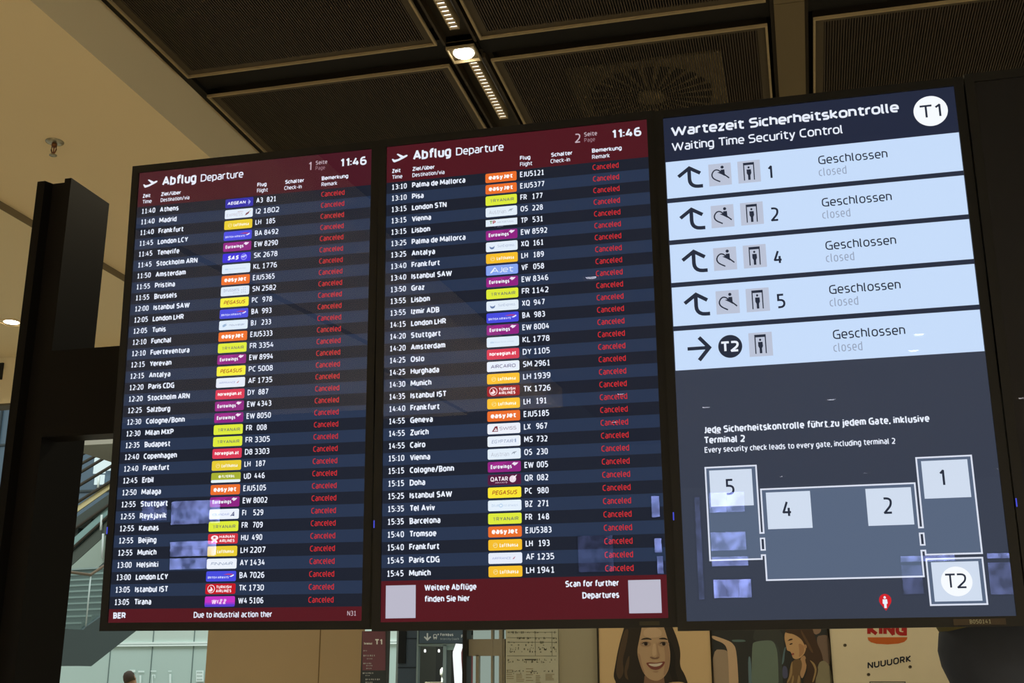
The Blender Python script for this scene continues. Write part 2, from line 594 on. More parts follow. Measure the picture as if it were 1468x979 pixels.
def ceiling_panel(x0, x1, y0, y1, label):
    t = thing('ceiling_panel', label, 'ceiling panel', ((x0 + x1) / 2, (y0 + y1) / 2, 4.6), 'ribbed ceiling panels')
    a, b = (x1 - x0) / 2, (y1 - y0) / 2
    e = 0.011
    f = MB()
    for (p, q) in (((-a, -b), (a, -b + e)), ((-a, b - e), (a, b)), ((-a, -b + e), (-a + e, b - e)), ((a - e, -b + e), (a, b - e))):
        f.box((p[0], p[1], 0), (q[0], q[1], 0.014), RIM)
    f.build('frame', t)
    g = MB()
    s = 0.05
    for (p, q) in (((-a + e, -b + e), (a - e, -b + s)), ((-a + e, b - s), (a - e, b - e)), ((-a + e, -b + s), (-a + s, b - s)), ((a - s, -b + s), (a - e, b - s))):
        g.box((p[0], p[1], 0.012), (q[0], q[1], 0.02), paint((74, 66, 52), 0.55))
    n = int((2 * a - 2 * s) / 0.0125)
    for i in range(n):
        x = -a + s + (i + 0.5) * (2 * a - 2 * s) / n
        g.box((x - 0.0032, -b + s, 0.012), (x + 0.0032, b - s, 0.024), RIB)
    g.build('grille', t)
    MB().box((-a + 0.002, -b + 0.002, 0.10), (a - 0.002, b - 0.002, 0.11), PANELIN).build('back_tray', t)
    return t


XS = ((-2.919, -1.577), (-1.360, -0.005), (0.206, 1.561))
YS = ((2.45, 4.858), (5.061, 7.46))
panels = {}
for j, ys in enumerate(YS):
    for i, xs_ in enumerate(XS):
        panels[(i, j)] = ceiling_panel(xs_[0], xs_[1], ys[0], ys[1], PANEL_LABELS[(i, j)])

# the swirl diffuser lying on the tray above the grille
FANM = paint((236, 216, 170), 0.6)
pc = Vector(((XS[1][0] + XS[1][1]) / 2, (YS[1][0] + YS[1][1]) / 2, 4.6))
fo = Vector((-0.635, 5.69, 4.632)) - pc
fan = MB().box((-0.395, -0.39, 0.0), (0.395, 0.39, 0.012), FANM).build('swirl_diffuser', panels[(1, 1)], 'square air diffuser plate with a round fan of slots')
fan.location = fo
for k in range(24):
    mb = MB()
    a0, a1 = 2 * math.pi * k / 24, 2 * math.pi * (k + 0.62) / 24
    pts = [(0.085 * math.cos(a0), 0.085 * math.sin(a0)), (0.325 * math.cos(a0), 0.325 * math.sin(a0)),
           (0.325 * math.cos((a0 + a1) / 2), 0.325 * math.sin((a0 + a1) / 2)), (0.325 * math.cos(a1), 0.325 * math.sin(a1)), (0.085 * math.cos(a1), 0.085 * math.sin(a1))]
    mb.prism([(x, y, -0.004) for x, y in pts], (0, 0, 0.0035), paint((14, 13, 12), 0.7))
    mb.build('slot', fan)
MB().lathe([(0.07, -0.006), (0.08, 0.0)], FANM).build('hub', fan)

# ------------------------------------------------------------------ lamps
LAMPGLOW = glow((255, 246, 222), 12.0)


def track(y0, y1, label):
    t = thing('light_strip', label, 'ceiling light', (-1.45, (y0 + y1) / 2, 4.6), 'louvred light strips')
    h = (y1 - y0) / 2
    f = MB()
    f.box((-0.024, -h, -0.002), (-0.019, h, 0.05), RIM)
    f.box((0.019, -h, -0.002), (0.024, h, 0.05), RIM)
    f.build('housing', t)
    MB().box((-0.019, -h, 0.012), (0.019, h, 0.018), glow((255, 242, 216), 2.2)).build('diffuser', t, 'bright diffuser behind the louvres')
    n = int((y1 - y0) / 0.034)
    first = MB().box((-0.019, -0.004, 0.0), (0.019, 0.004, 0.0115), paint((120, 104, 76), 0.4)).build('louvre_blade', t)
    for k in range(n + 1):
        q = first if k == 0 else first.copy()
        if k:
            COL.objects.link(q)
        q.location = (0, -h + (y1 - y0) * k / n, 0)


track(3.30, 4.735, 'louvred light strip cut by the top edge, beyond the square lamp')
track(5.052, 5.68, 'louvred light strip between the square lamp and the second departure board')


def lamp(loc, label, group=None, size=0.072, watts=LAMP_W, name='ceiling_lamp', trim=RIM, glowm=None):
    t = thing(name, label, 'ceiling light', loc, group)
    s = size
    f = MB()
    for (p, q) in (((-s, -s), (s, -s + 0.006)), ((-s, s - 0.006), (s, s)), ((-s, -s + 0.006), (-s + 0.006, s - 0.006)), ((s - 0.006, -s + 0.006), (s, s - 0.006))):
        f.box((p[0], p[1], -0.006), (q[0], q[1], 0.03), trim)
    f.box((-s, -s, 0.010), (s, s, 0.034), paint((84, 74, 54), 0.5))
    f.build('trim_frame', t)
    MB().lathe([(s * 0.66, -0.001), (s * 0.72, 0.004), (s * 0.72, 0.012)], glowm or LAMPGLOW).build('lens', t, 'glowing round lens')
    if watts:
        ld = bpy.data.lights.new('downlight', 'SPOT')
        ld.energy = watts
        ld.color = WARM
        ld.spot_size = math.radians(150)
        ld.spot_blend = 0.7
        ld.shadow_soft_size = 0.05
        lo = bpy.data.objects.new('downlight', ld)
        COL.objects.link(lo)
        lo.parent = t
        lo.location = (0, 0, -0.02)
    return t


lamp((-1.473, 4.967, 4.6), 'bright square lamp at the crossing of the ceiling light strips', watts=150)
lamp((-5.80, 7.44, 4.285), 'recessed square lamp in the tan soffit at the left edge', size=0.085, watts=240, name='recessed_lamp', trim=paint((236, 214, 170), 0.5))
for x, y in ((-0.93, -10.6), (0.72, -10.5), (3.29, -11.73), (1.47, -7.02), (1.49, -7.78), (-0.90, -12.9), (0.75, -12.78),
             (0.06, -18.85), (1.68, -18.81), (4.17, -18.95), (-2.17, -12.76), (-2.7, -16.2), (-1.55, -5.31), (5.2, -4.0), (4.6, 1.0)):
    lamp((x, y, 4.6), 'round hall downlight shining as a small spot in the glass of the screens', 'hall downlights mirrored in the screens')

for x in (-2.6, -0.4, 1.9):  # unseen lamps added to brighten the posters
    lamp((x, 10.2, 4.6), 'ceiling downlight added unseen behind the screens to brighten the poster wall', 'added downlights before the poster wall', watts=78)

# sprinkler head in the soffit
t = thing('sprinkler', 'metal sprinkler head hanging from the tan soffit at upper left', 'sprinkler', (-3.66, 4.855, 4.33))
CHROME = paint((170, 168, 150), 0.25, 0.9)
BRASS = paint((120, 82, 50), 0.3, 0.8)
MB().lathe([(0.012, -0.014), (0.03, -0.010), (0.046, -0.004), (0.047, 0.0)], CHROME).build('escutcheon', t)
mb = MB()
mb.lathe([(0.013, -0.030), (0.016, -0.010)], BRASS, seg=12)
for s in (-1, 1):
    mb.tube([(s * 0.013, 0, -0.028), (s * 0.015, 0, -0.045), (s * 0.006, 0, -0.066), (0, 0, -0.072)], 0.0035, BRASS, 6)
mb.build('frame_arms', t)
MB().lathe([(0.0028, -0.066), (0.0028, -0.03)], glow((150, 60, 40), 0.15), seg=8).build('glass_bulb', t)
MB().lathe([(0.020, -0.079), (0.020, -0.076), (0.008, -0.072)], CHROME, seg=16).build('deflector', t)

t = MB().box((at(3, 520, 8.3).x - 0.022, 8.285, 4.09), (at(3, 520, 8.3).x + 0.022, 8.30, 4.235), paint((24, 23, 22), 0.6)).build('wall_slot')
props(t, 'narrow black upright slot in the pale bulkhead at the left edge', 'vent')

# ------------------------------------------------------------------ display stand
STEEL = paint((17, 15, 13), 0.5, 0.0, noise=0.06, nscale=5, spec=0.12)
t = thing('display_stand', 'dark brown steel frame with a channel post carrying the row of screens', 'stand', (0, 2.9, 0))
o_ = Vector((0, 2.9, 0))


def post(x0, x1, z1):
    pts = [(x0, 2.803), (x0 + 0.026, 2.803), (x0 + 0.036, 2.828), (x1 - 0.030, 2.828), (x1 - 0.022, 2.803), (x1, 2.803), (x1, 3.004), (x0, 3.004)]
    mb = MB()
    mb.prism([(x, y - 2.9, 0.0) for x, y in pts], (0, 0, z1), STEEL)
    return mb.build('post', t)


post(-2.156, -2.041, 3.05)
post(1.42, 1.535, 3.05)
MB().box((-2.041, -0.099, 2.265), (1.42, -0.03, 2.515), STEEL).build('mount_beam', t)

# ------------------------------------------------------------------ displays
SP = ScreenPlane()
WHITE, GREY1, GREY2 = glow((232, 238, 252)), glow((196, 176, 186)), glow((150, 116, 126))
RED = glow((206, 44, 48))
ROWD, ROWL = glow((30, 34, 46)), glow((41, 53, 77))
BEZEL = paint((26, 26, 25), 0.45)


def housing(t, screen_mat):
    W, H, b = SP.W / 2, SP.H, 0.0205
    mb = MB()
    for (p, q) in (((-W - b, -b), (W + b, 0)), ((-W - b, H), (W + b, H + b)), ((-W - b, 0), (-W, H)), ((W, 0), (W + b, H))):
        mb.box((p[0], -0.006, p[1]), (q[0], 0.012, q[1]), BEZEL)
    mb.build('bezel', t)
    MB().box((-W - b + 0.002, 0.012, -b + 0.002), (W + b - 0.002, 0.055, H + b - 0.002), BEZEL).build('back_housing', t, bevel=0.004)
    mb = MB()
    mb.add([(-W, 0, 0), (W, 0, 0), (W, 0, H), (-W, 0, H)], [(0, 1, 2, 3)], screen_mat)
    mb.build('screen', t)
    MB().add([(-W, -0.0045, 0), (W, -0.0045, 0), (W, -0.0045, H), (-W, -0.0045, H)], [(0, 1, 2, 3)], SCREEN_GLASS).build('cover_glass', t)
    MB().box((-W - b + 0.001, -0.0070, 0.222), (-W - b + 0.0035, -0.0058, 0.240), glow((90, 100, 255), 0.7)).build('status_light', t, 'small blue light on the bezel edge')


def display(name, label, cat, pos, tilt, yaw, roll, group, screen_mat):
    t = thing(name, label, cat, pos, group)
    t.rotation_mode = 'XYZ'
    t.rotation_euler = (math.radians(tilt), math.radians(roll), math.radians(yaw))
    housing(t, screen_mat)
    return t


# ---- airline tiles: 129 x 40 px
def tile(mb, x, y, c, h=40, r=6):
    rrect(mb, SP, x, y, x + 129, y + h, r, glow(c), 2)


def logo(code, x, y, parent, warm=False):
    mb = MB()
    Wt = glow((240, 244, 252))

    def tx(s, dx, base, cap, c=None, **k):
        k.setdefault('t', 0.17)
        text(mb, SP, s, x + dx, y + base, cap, glow(c) if c else Wt, l=4, **k)
    p3 = lambda pts, c, l=4: poly(mb, SP, [(x + a, y + b) for a, b in pts], glow(c), l)
    if code == 'A3':
        tile(mb, x, y, (48, 46, 168))
        tx('AEGEAN', 10, 27, 14, width=84, t=0.22, shear=0.12)
        p3([(104, 9), (112, 13), (118, 20), (113, 28), (106, 33), (109, 25), (104, 22), (110, 17)], (170, 180, 236))
    elif code == 'I2':
        tile(mb, x, y, (226, 236, 250))
        tx('EXPRESS', 10, 31, 13, (196, 196, 210), width=74, t=0.12)
        tx('IBERIA', 60, 15, 5, (190, 170, 180), width=26)
        p3([(94, 31), (99, 22), (114, 14), (112, 22), (102, 29)], (120, 50, 74))
        p3([(112, 14), (120, 8), (121, 10), (114, 17)], (214, 190, 150))
    elif code == 'LH':
        tile(mb, x, y, (246, 190, 44) if warm else (232, 204, 52))
        c = glow((250, 226, 150))
        oval(mb, SP, x + 27, y + 21, 9, 9, c, 3)
        oval(mb, SP, x + 27, y + 21, 7, 7, glow((240, 186, 50) if warm else (230, 202, 60)), 4)
        stroke(mb, SP, [(x + 20, y + 24), (x + 27, y + 19), (x + 34, y + 20)], 2.2, c, 5)
        tx('Lufthansa', 44, 28, 14, (255, 250, 226), width=70, t=0.2)
    elif code == 'BA':
        tile(mb, x, y, (72, 76, 222))
        tx('BRITISH AIRWAYS', 8, 29, 9, (206, 212, 252), width=90, t=0.2)
        p3([(74, 14), (96, 10), (118, 12), (110, 16), (92, 15)], (184, 64, 110))
        p3([(100, 22), (120, 13), (120, 18), (110, 23)], (236, 238, 255))
    elif code == 'EW':
        tile(mb, x, y, (142, 36, 128))
        p3([(6, 38), (80, 2), (30, 2), (3, 20)], (160, 42, 140), 3)
        tx('Eurowings', 12, 27, 15, width=82, t=0.21)
        p3([(94, 11), (102, 4), (110, 6), (120, 6), (112, 14), (104, 18), (100, 13)], (240, 226, 244))
    elif code == 'SK':
        tile(mb, x, y, (58, 46, 216))
        tx('SAS', 22, 30, 19, width=50, t=0.26, shear=0.3)
        for r in (14, 10, 6):
            oval(mb, SP, x + 98, y + 20, r, r, glow((150, 150, 244) if r != 10 else (58, 46, 216)), 3 + (14 - r) / 4, 20)
        p3([(86, 18), (110, 12), (108, 18), (90, 23)], (210, 214, 255), 6)
    elif code == 'KL':
        tile(mb, x, y, (222, 236, 250))
        tx('Royal Dutch Airlines', 32, 24, 6, (196, 212, 232), width=78)
        p3([(14, 24), (16, 17), (20, 20), (22, 15), (25, 20), (29, 17), (30, 24)], (190, 212, 236))
    elif code in ('EJU',):
        tile(mb, x, y, (234, 112, 44))
        tx('easyJet', 14, 28, 19, (255, 250, 246), width=100, t=0.27, gap=0.07)
    elif code == 'SN':
        tile(mb, x, y, (222, 234, 248))
        tx('brussels', 14, 22, 14, (168, 180, 208), width=70, t=0.13)
        tx('airlines', 56, 32, 7, (196, 206, 224), width=28)
        for dx, dy in ((104, 10), (104, 18), (104, 26), (96, 18), (112, 18), (96, 28), (112, 28), (112, 9)):
            oval(mb, SP, x + dx, y + dy, 2, 2, glow((170, 180, 206)), 4, 8)
    elif code == 'PC':
        tile(mb, x, y, (250, 230, 52) if warm else (244, 236, 66))
        tx('PEGASUS', 16, 28, 16, (170, 68, 34), width=96, t=0.17, shear=0.24)
    elif code == 'BJ':
        tile(mb, x, y, (222, 236, 250))
        tx('nouvelair', 46, 25, 9, (160, 176, 206), width=70, shear=0.15)
        p3([(18, 28), (16, 20), (24, 15), (36, 13), (30, 19), (38, 19), (26, 26)], (150, 180, 214))
    elif code == 'FR':
        tile(mb, x, y, (222, 234, 60))
        tx('RYANAIR', 32, 28, 14, (132, 138, 96), width=86, t=0.2)
        p3([(18, 15), (28, 14), (26, 28), (23, 28), (22, 19)], (176, 186, 84))
    elif code == 'AF':
        tile(mb, x, y, (230, 236, 250))
        tx('AIRFRANCE', 14, 24, 8, (158, 168, 214), width=72, t=0.15, shear=0.1)
        p3([(92, 24), (100, 16), (104, 15), (98, 24)], (190, 120, 140))
    elif code in ('DY', 'D8'):
        tile(mb, x, y, (218, 58, 84))
        tx('norwegian.at', 11, 26, 15, (255, 244, 246), width=106, t=0.22, gap=0.09)
    elif code == 'UD':
        tile(mb, x, y, (168, 176, 50))
        rrect(mb, SP, x, y + 29, x + 129, y + 40, 5, glow((232, 244, 250)), 3)
        oval(mb, SP, x + 38, y + 16, 6, 6, glow((240, 244, 220)), 4, 16)
        tx('FLYERBIL', 48, 21, 11, (244, 246, 226), width=56, t=0.22)
    elif code == 'FI':
        tile(mb, x, y, (236, 242, 255))
        tx('ICELANDAIR', 14, 26, 9, (170, 182, 222), width=74, t=0.16)
        p3([(92, 29), (108, 10), (110, 29), (103, 27)], (44, 56, 110))
        p3([(96, 26), (107, 18), (106, 22)], (236, 242, 255), 5)
    elif code == 'HU':
        tile(mb, x, y, (206, 48, 62))
        e = (250, 232, 236)
        oval(mb, SP, x + 29, y + 16, 16, 10, glow(e), 3)
        p3([(14, 34), (24, 22), (34, 22), (44, 34), (36, 35), (29, 28), (22, 35)], e)
        oval(mb, SP, x + 29, y + 15, 6, 4, glow((206, 90, 100)), 5)
        tx('HAINAN', 50, 18, 12, e, width=66, t=0.22)
        tx('AIRLINES', 50, 34, 12, e, width=66, t=0.22)
    elif code == 'AY':
        tile(mb, x, y, (236, 242, 252))
        tx('FINNAIR', 18, 26, 12, (150, 164, 190), width=94, t=0.17, shear=0.3)
    elif code == 'TK':
        tile(mb, x, y, (196, 24, 36) if not warm else (156, 20, 34))
        e = glow((246, 228, 232))
        d = glow((196, 24, 36) if not warm else (156, 20, 34))
        oval(mb, SP, x + 25, y + 20, 16, 16, e, 3)
        oval(mb, SP, x + 25, y + 20, 13.5, 13.5, d, 4)
        p3([(14, 24), (24, 20), (22, 10), (28, 15), (34, 24), (26, 31), (18, 30)], (246, 228, 232), 5)
        tx('TURKISH', 46, 19, 12, (246, 228, 232), width=66, t=0.24)
        tx('AIRLINES', 46, 34, 12, (246, 228, 232), width=66, t=0.24)
    elif code == 'W4':
        tile(mb, x, y, (196, 52, 196))
        rrect(mb, SP, x, y + 27, x + 129, y + 40, 5, glow((90, 60, 206)), 3)
        rect(mb, SP, x, y + 24, x + 129, y + 31, glow((150, 56, 204)), 3.5)
        tx('WIZZ', 28, 30, 19, (246, 214, 250), width=64, t=0.3, shear=0.12)
        tx('WIZZ', 29, 29, 17, (190, 60, 200), width=62, t=0.1, shear=0.12)
    elif code == 'OS':
        tile(mb, x, y, (226, 238, 250))
        tx('Austrian', 14, 29, 16, (184, 190, 204), width=70, t=0.1)
        p3([(92, 24), (100, 14), (116, 12), (108, 17), (104, 24), (103, 18)], (150, 162, 176))
    elif code == 'TP':
        rect(mb, SP, x, y + 3, x + 129, y + 31, glow((226, 238, 250)), 2)
        tx('T', 15, 23, 15, (120, 150, 76), width=13, t=0.24)
        tx('P', 29, 23, 15, (176, 66, 66), width=12, t=0.24)
        tx('AIR PORTUGAL', 48, 20, 6, (176, 184, 204), width=68)
        tx('TAP', 32, 38, 6, (120, 120, 150), width=40)
    elif code == 'XQ':
        tile(mb, x, y, (226, 238, 250))
        oval(mb, SP, x + 25, y + 20, 10, 10, glow((104, 128, 170)), 3)
        oval(mb, SP, x + 25, y + 16, 9, 6, glow((226, 238, 250)), 4)
        tx('SunExpress', 48, 24, 11, (168, 182, 210), width=68, t=0.11)
    elif code == 'VF':
        rrect(mb, SP, x - 2, y - 1, x + 131, y + 41, 6, glow((34, 40, 140)), 1.5)
        tile(mb, x, y, (136, 166, 240))
        tx('AJet', 22, 31, 22, (240, 246, 255), width=88, t=0.12)
        stroke(mb, SP, [(x + 18, y + 32), (x + 36, y + 10)], 4, Wt, 5)
    elif code == 'SM':
        tile(mb, x, y, (230, 238, 252))
        tx('AIRCAIRO', 16, 27, 14, (70, 66, 130), width=98, t=0.15, shear=0.06)
    elif code == 'LX':
        tile(mb, x, y, (236, 240, 250))
        p3([(18, 31), (30, 11), (40, 10), (42, 31)], (120, 30, 50))
        p3([(26, 24), (31, 24), (31, 18), (36, 18), (36, 24), (40, 24), (40, 28), (26, 29)], (236, 226, 232), 5)
        tx('SWISS', 48, 26, 13, (140, 120, 140), width=66, t=0.13)
    elif code == 'MS':
        tile(mb, x, y, (232, 240, 252))
        tx('EGYPTAIR', 16, 27, 13, (146, 160, 190), width=84, t=0.14, shear=0.25)
        p3([(106, 14), (112, 12), (112, 26), (108, 26)], (150, 168, 200))
    elif code == 'QR':
        tile(mb, x, y, (84, 26, 62))
        tx('QATAR', 11, 26, 17, (250, 240, 248), width=68, t=0.17, gap=0.08)
        tx('AIRWAYS', 28, 34, 5, (220, 190, 210), width=48)
        oval(mb, SP, x + 97, y + 19, 13, 13, glow((236, 218, 232)), 3)
        p3([(98, 12), (114, 3), (106, 16), (101, 22)], (250, 240, 248), 5)
    elif code == 'BZ':
        tile(mb, x, y, (228, 240, 252))
        tx('blue', 15, 24, 11, (190, 210, 234), width=28, t=0.14)
        oval(mb, SP, x + 50, y + 20, 7, 7, glow((160, 196, 232)), 3)
        oval(mb, SP, x + 50, y + 20, 5, 5, glow((228, 240, 252)), 4)
        tx('ird airways', 60, 24, 9, (196, 212, 234), width=56, t=0.14)
    return mb.build('airline_logo', parent)


ROWS1 = '''11:40 Athens|A3  821;11:40 Madrid|I2 1802;11:40 Frankfurt|LH  185;11:45 London LCY|BA 8492;11:45 Tenerife|EW 8290;11:45 Stockholm ARN|SK 2678
11:50 Amsterdam|KL 1776;11:55 Pristina|EJU5365;11:55 Brussels|SN 2582;12:00 Istanbul SAW|PC  978;12:05 London LHR|BA  993;12:05 Tunis|BJ  233
12:10 Funchal|EJU5333;12:10 Fuerteventura|FR 3354;12:15 Yerevan|EW 8994;12:15 Antalya|PC 5008;12:20 Paris CDG|AF 1735;12:20 Stockholm ARN|DY  887
12:25 Salzburg|EW 4343;12:30 Cologne/Bonn|EW 8050;12:30 Milan MXP|FR  008;12:35 Budapest|FR 3305;12:40 Copenhagen|D8 3303;12:40 Frankfurt|LH  187
12:45 Erbil|UD  446;12:50 Malaga|EJU5105;12:55 Stuttgart|EW 8002;12:55 Reykjavik|FI  529;12:55 Kaunas|FR  709;12:55 Beijing|HU  490
12:55 Munich|LH 2207;13:00 Helsinki|AY 1434;13:00 London LCY|BA 7026;13:05 Istanbul IST|TK 1730;13:05 Tirana|W4 5106'''
ROWS2 = '''13:10 Palma de Mallorca|EJU5121;13:10 Pisa|EJU5377;13:15 London STN|FR  177;13:15 Vienna|OS  228;13:15 Lisbon|TP  531;13:25 Palma de Mallorca|EW 8592
13:25 Antalya|XQ  161;13:40 Frankfurt|LH  189;13:40 Istanbul SAW|VF  058;13:50 Graz|EW 8346;13:55 Lisbon|FR 1142;13:55 Izmir ADB|XQ  947
14:15 London LHR|BA  983;14:20 Stuttgart|EW 8004;14:20 Amsterdam|KL 1778;14:25 Oslo|DY 1105;14:25 Hurghada|SM 2961;14:30 Munich|LH 1939
14:35 Istanbul IST|TK 1726;14:40 Frankfurt|LH  191;14:55 Geneva|EJU5185;14:55 Zurich|LX  967;14:55 Cairo|MS  732;15:10 Vienna|OS  230
15:15 Cologne/Bonn|EW  005;15:15 Doha|QR  082;15:25 Istanbul SAW|PC  980;15:35 Tel Aviv|BZ  271;15:35 Barcelona|FR  148;15:40 Tromsoe|EJU5383
15:40 Frankfurt|LH  193;15:45 Paris CDG|AF 1235;15:45 Munich|LH 1941'''

CAP = 23.5
XT = solve_xs('13:05', 66, CAP, 0.165, 0.10)
XD = solve_xs('Palma de Mallorca', 226, CAP, 0.21, 0.055)
XF = solve_xs('EJU5105', 99, CAP, 0.165, 0.10)
XR = solve_xs('Canceled', 108, CAP, 0.125, 0.12)


def flight_rows(t, rows, pitch, warm):
    rows = [r for line in rows.split('\n') for r in line.split(';')]
    for k, r in enumerate(rows):
        left, fl = r.split('|')
        tm, dest = left.split(' ', 1)
        y = 158 + pitch * k
        mb = MB()
        rect(mb, SP, 0, y, 1080, y + pitch, ROWL if k % 2 else ROWD, 1)
        b = y + 33
        text(mb, SP, tm, 22, b, CAP, WHITE, XT, 0.165, 0.10)
        text(mb, SP, dest, 110, b, CAP, WHITE, XD, 0.21, 0.055)
        if '  ' in fl:
            c, n = fl.split()
            text(mb, SP, c, 563, b, CAP, WHITE, XF, 0.165, 0.10)
            text(mb, SP, n, 654, b, CAP, WHITE, XF, 0.165, 0.10, align='r')
        else:
            text(mb, SP, fl, 563, b, CAP, WHITE, XF, 0.165, 0.10, width=107 if fl[2] == ' ' else 99)
        text(mb, SP, 'Canceled', 858, b, CAP - 1, RED, XR, 0.125, 0.12)
        row = mb.build('flight_row', t)
        code = 'EJU' if fl.startswith('EJU') else fl[:2]
        logo(code, 420, y + 4, row, warm)


def header(t, page, maroon):
    mb = MB()
    rect(mb, SP, 0, 0, 1080, 158, glow(maroon), 1)
    ic = [(21, 56), (25, 54), (34, 60), (48, 58), (60, 53), (42, 36), (48, 34), (72, 47), (84, 43), (90, 45), (88, 50), (76, 56), (52, 66), (34, 71), (28, 69)]
    poly(mb, SP, ic, WHITE, 2)
    text(mb, SP, 'Abflug', 113, 70, 43, WHITE, t=0.2, gap=0.05, width=163)
    text(mb, SP, 'Departure', 297, 69, 34, WHITE, t=0.15, gap=0.08, width=200)
    for s, x, x1, e, x2 in (('Zeit', 23, 60, 'Time', 68), ('Ziel/über', 111, 206, 'Destination/via', 248), ('Flug', 564, 607, 'Flight', 614), ('Schalter', 692, 778, 'Check-in', 771), ('Bemerkung', 857, 976, 'Remark', 928)):
        text(mb, SP, s, x, 117.5, 17.5, WHITE, t=0.21, gap=0.06, width=x1 - x)
        text(mb, SP, e, x - (3 if s == 'Schalter' else 0), 144.5, 17.5, WHITE, t=0.15, gap=0.08, width=x2 - x)
    mb.build('header', t)
    mb = MB()
    text(mb, SP, '!' if page == '1' else '2', 790 if page == '2' else 793, 68, 39, GREY1, t=0.13, xs=1.0)
    text(mb, SP, 'Seite', 828, 45, 18, GREY1, t=0.15, width=52)
    text(mb, SP, 'Page', 828, 69, 17, GREY2, t=0.13, width=43)
    mb.build('page_number', t)
    mb = MB()
    text(mb, SP, '!!:46', 935, 67, 38, WHITE, t=0.2, gap=0.09, width=121)
    mb.build('clock', t)


FOOT = glow((84, 24, 30))
bd = display('departure_board', 'portrait departure screen listing flights from 11:40 Athens down to 13:05 Tirana', 'departure board',
             (-1.3831, 2.7183, 1.7531), 2.972, 0.431, 0.294, 'screens in the row', glow((24, 26, 34)))
header(bd, '1', (72, 26, 36))
flight_rows(bd, ROWS1, (1867 - 158) / 35, False)
mb = MB()
rect(mb, SP, 0, 1867, 1080, 1920, FOOT, 1)
text(mb, SP, 'BER', 20, 1904, 24, WHITE, t=0.23, gap=0.08, width=57)
text(mb, SP, 'Due to industrial action ther', 375, 1904, 23, WHITE, t=0.165, gap=0.07, width=333)
text(mb, SP, 'N31', 1019, 1901, 18, GREY1, t=0.12, width=36)
mb.build('footer', bd)

bd = display('departure_board', 'portrait departure screen listing flights from 13:10 Palma de Mallorca to 15:45 Munich', 'departure board',
             (-0.6487, 2.7073, 1.7466), 2.617, 0.894, -0.129, 'screens in the row', glow((24, 26, 34)))
header(bd, '2', (78, 24, 32))
flight_rows(bd, ROWS2, (1768 - 158) / 33, True)
mb = MB()
rect(mb, SP, 0, 1768, 1080, 1920, FOOT, 1)
text(mb, SP, 'Weitere Abflüge', 171, 1807, 23, WHITE, t=0.2, gap=0.06, width=202)
text(mb, SP, 'finden Sie hier', 171, 1849, 23, WHITE, t=0.2, gap=0.06, width=176)
text(mb, SP, 'Scan for further', 709, 1805, 23, WHITE, t=0.2, gap=0.06, width=197)
text(mb, SP, 'Departures', 771, 1847, 23, WHITE, t=0.2, gap=0.06, width=135)
rect(mb, SP, 19, 1785, 137, 1906, glow((186, 184, 200)), 2)
rect(mb, SP, 940, 1785, 1057, 1902, glow((186, 184, 200)), 2)
mb.build('footer', bd)
mb = MB()
mb.box((0.275, -0.0068, -0.0155), (0.320, -0.0061, -0.0065), paint((66, 62, 50), 0.6))
mb.build('asset_label', bd, 'small worn label strip on the bezel')

# ---- security waiting time screen
SKY, INK = glow((198, 220, 250)), glow((40, 46, 62))
BGT = glow((36, 42, 62))
bd = display('wait_time_board', 'portrait screen with white rows and a floor plan headed Waiting Time Security Control', 'information screen',
             (0.0760, 2.6780, 1.7387), 1.397, 0.537, -0.223, 'screens in the row', glow((57, 63, 78)))
mb = MB()
rect(mb, SP, 0, 0, 1080, 185, BGT, 1)
rect(mb, SP, 0, 185, 1080, 1017, glow((42, 48, 64)), 0.5)
text(mb, SP, 'Wartezeit Sicherheitskontrolle', 28, 79, 41, WHITE, t=0.2, gap=0.055, width=851)
text(mb, SP, 'Waiting Time Security Control', 28, 141.5, 36, WHITE, t=0.15, gap=0.075, width=644)
mb.build('header', bd)
mb = MB()
oval(mb, SP, 990, 88.5, 60.5, 60.5, glow((246, 250, 255)), 2, 48)
text(mb, SP, 'T!', 949, 117, 54, INK, t=0.14, gap=0.03, width=77, l=3)
mb.build('terminal_badge', bd, 'round white badge reading T1')
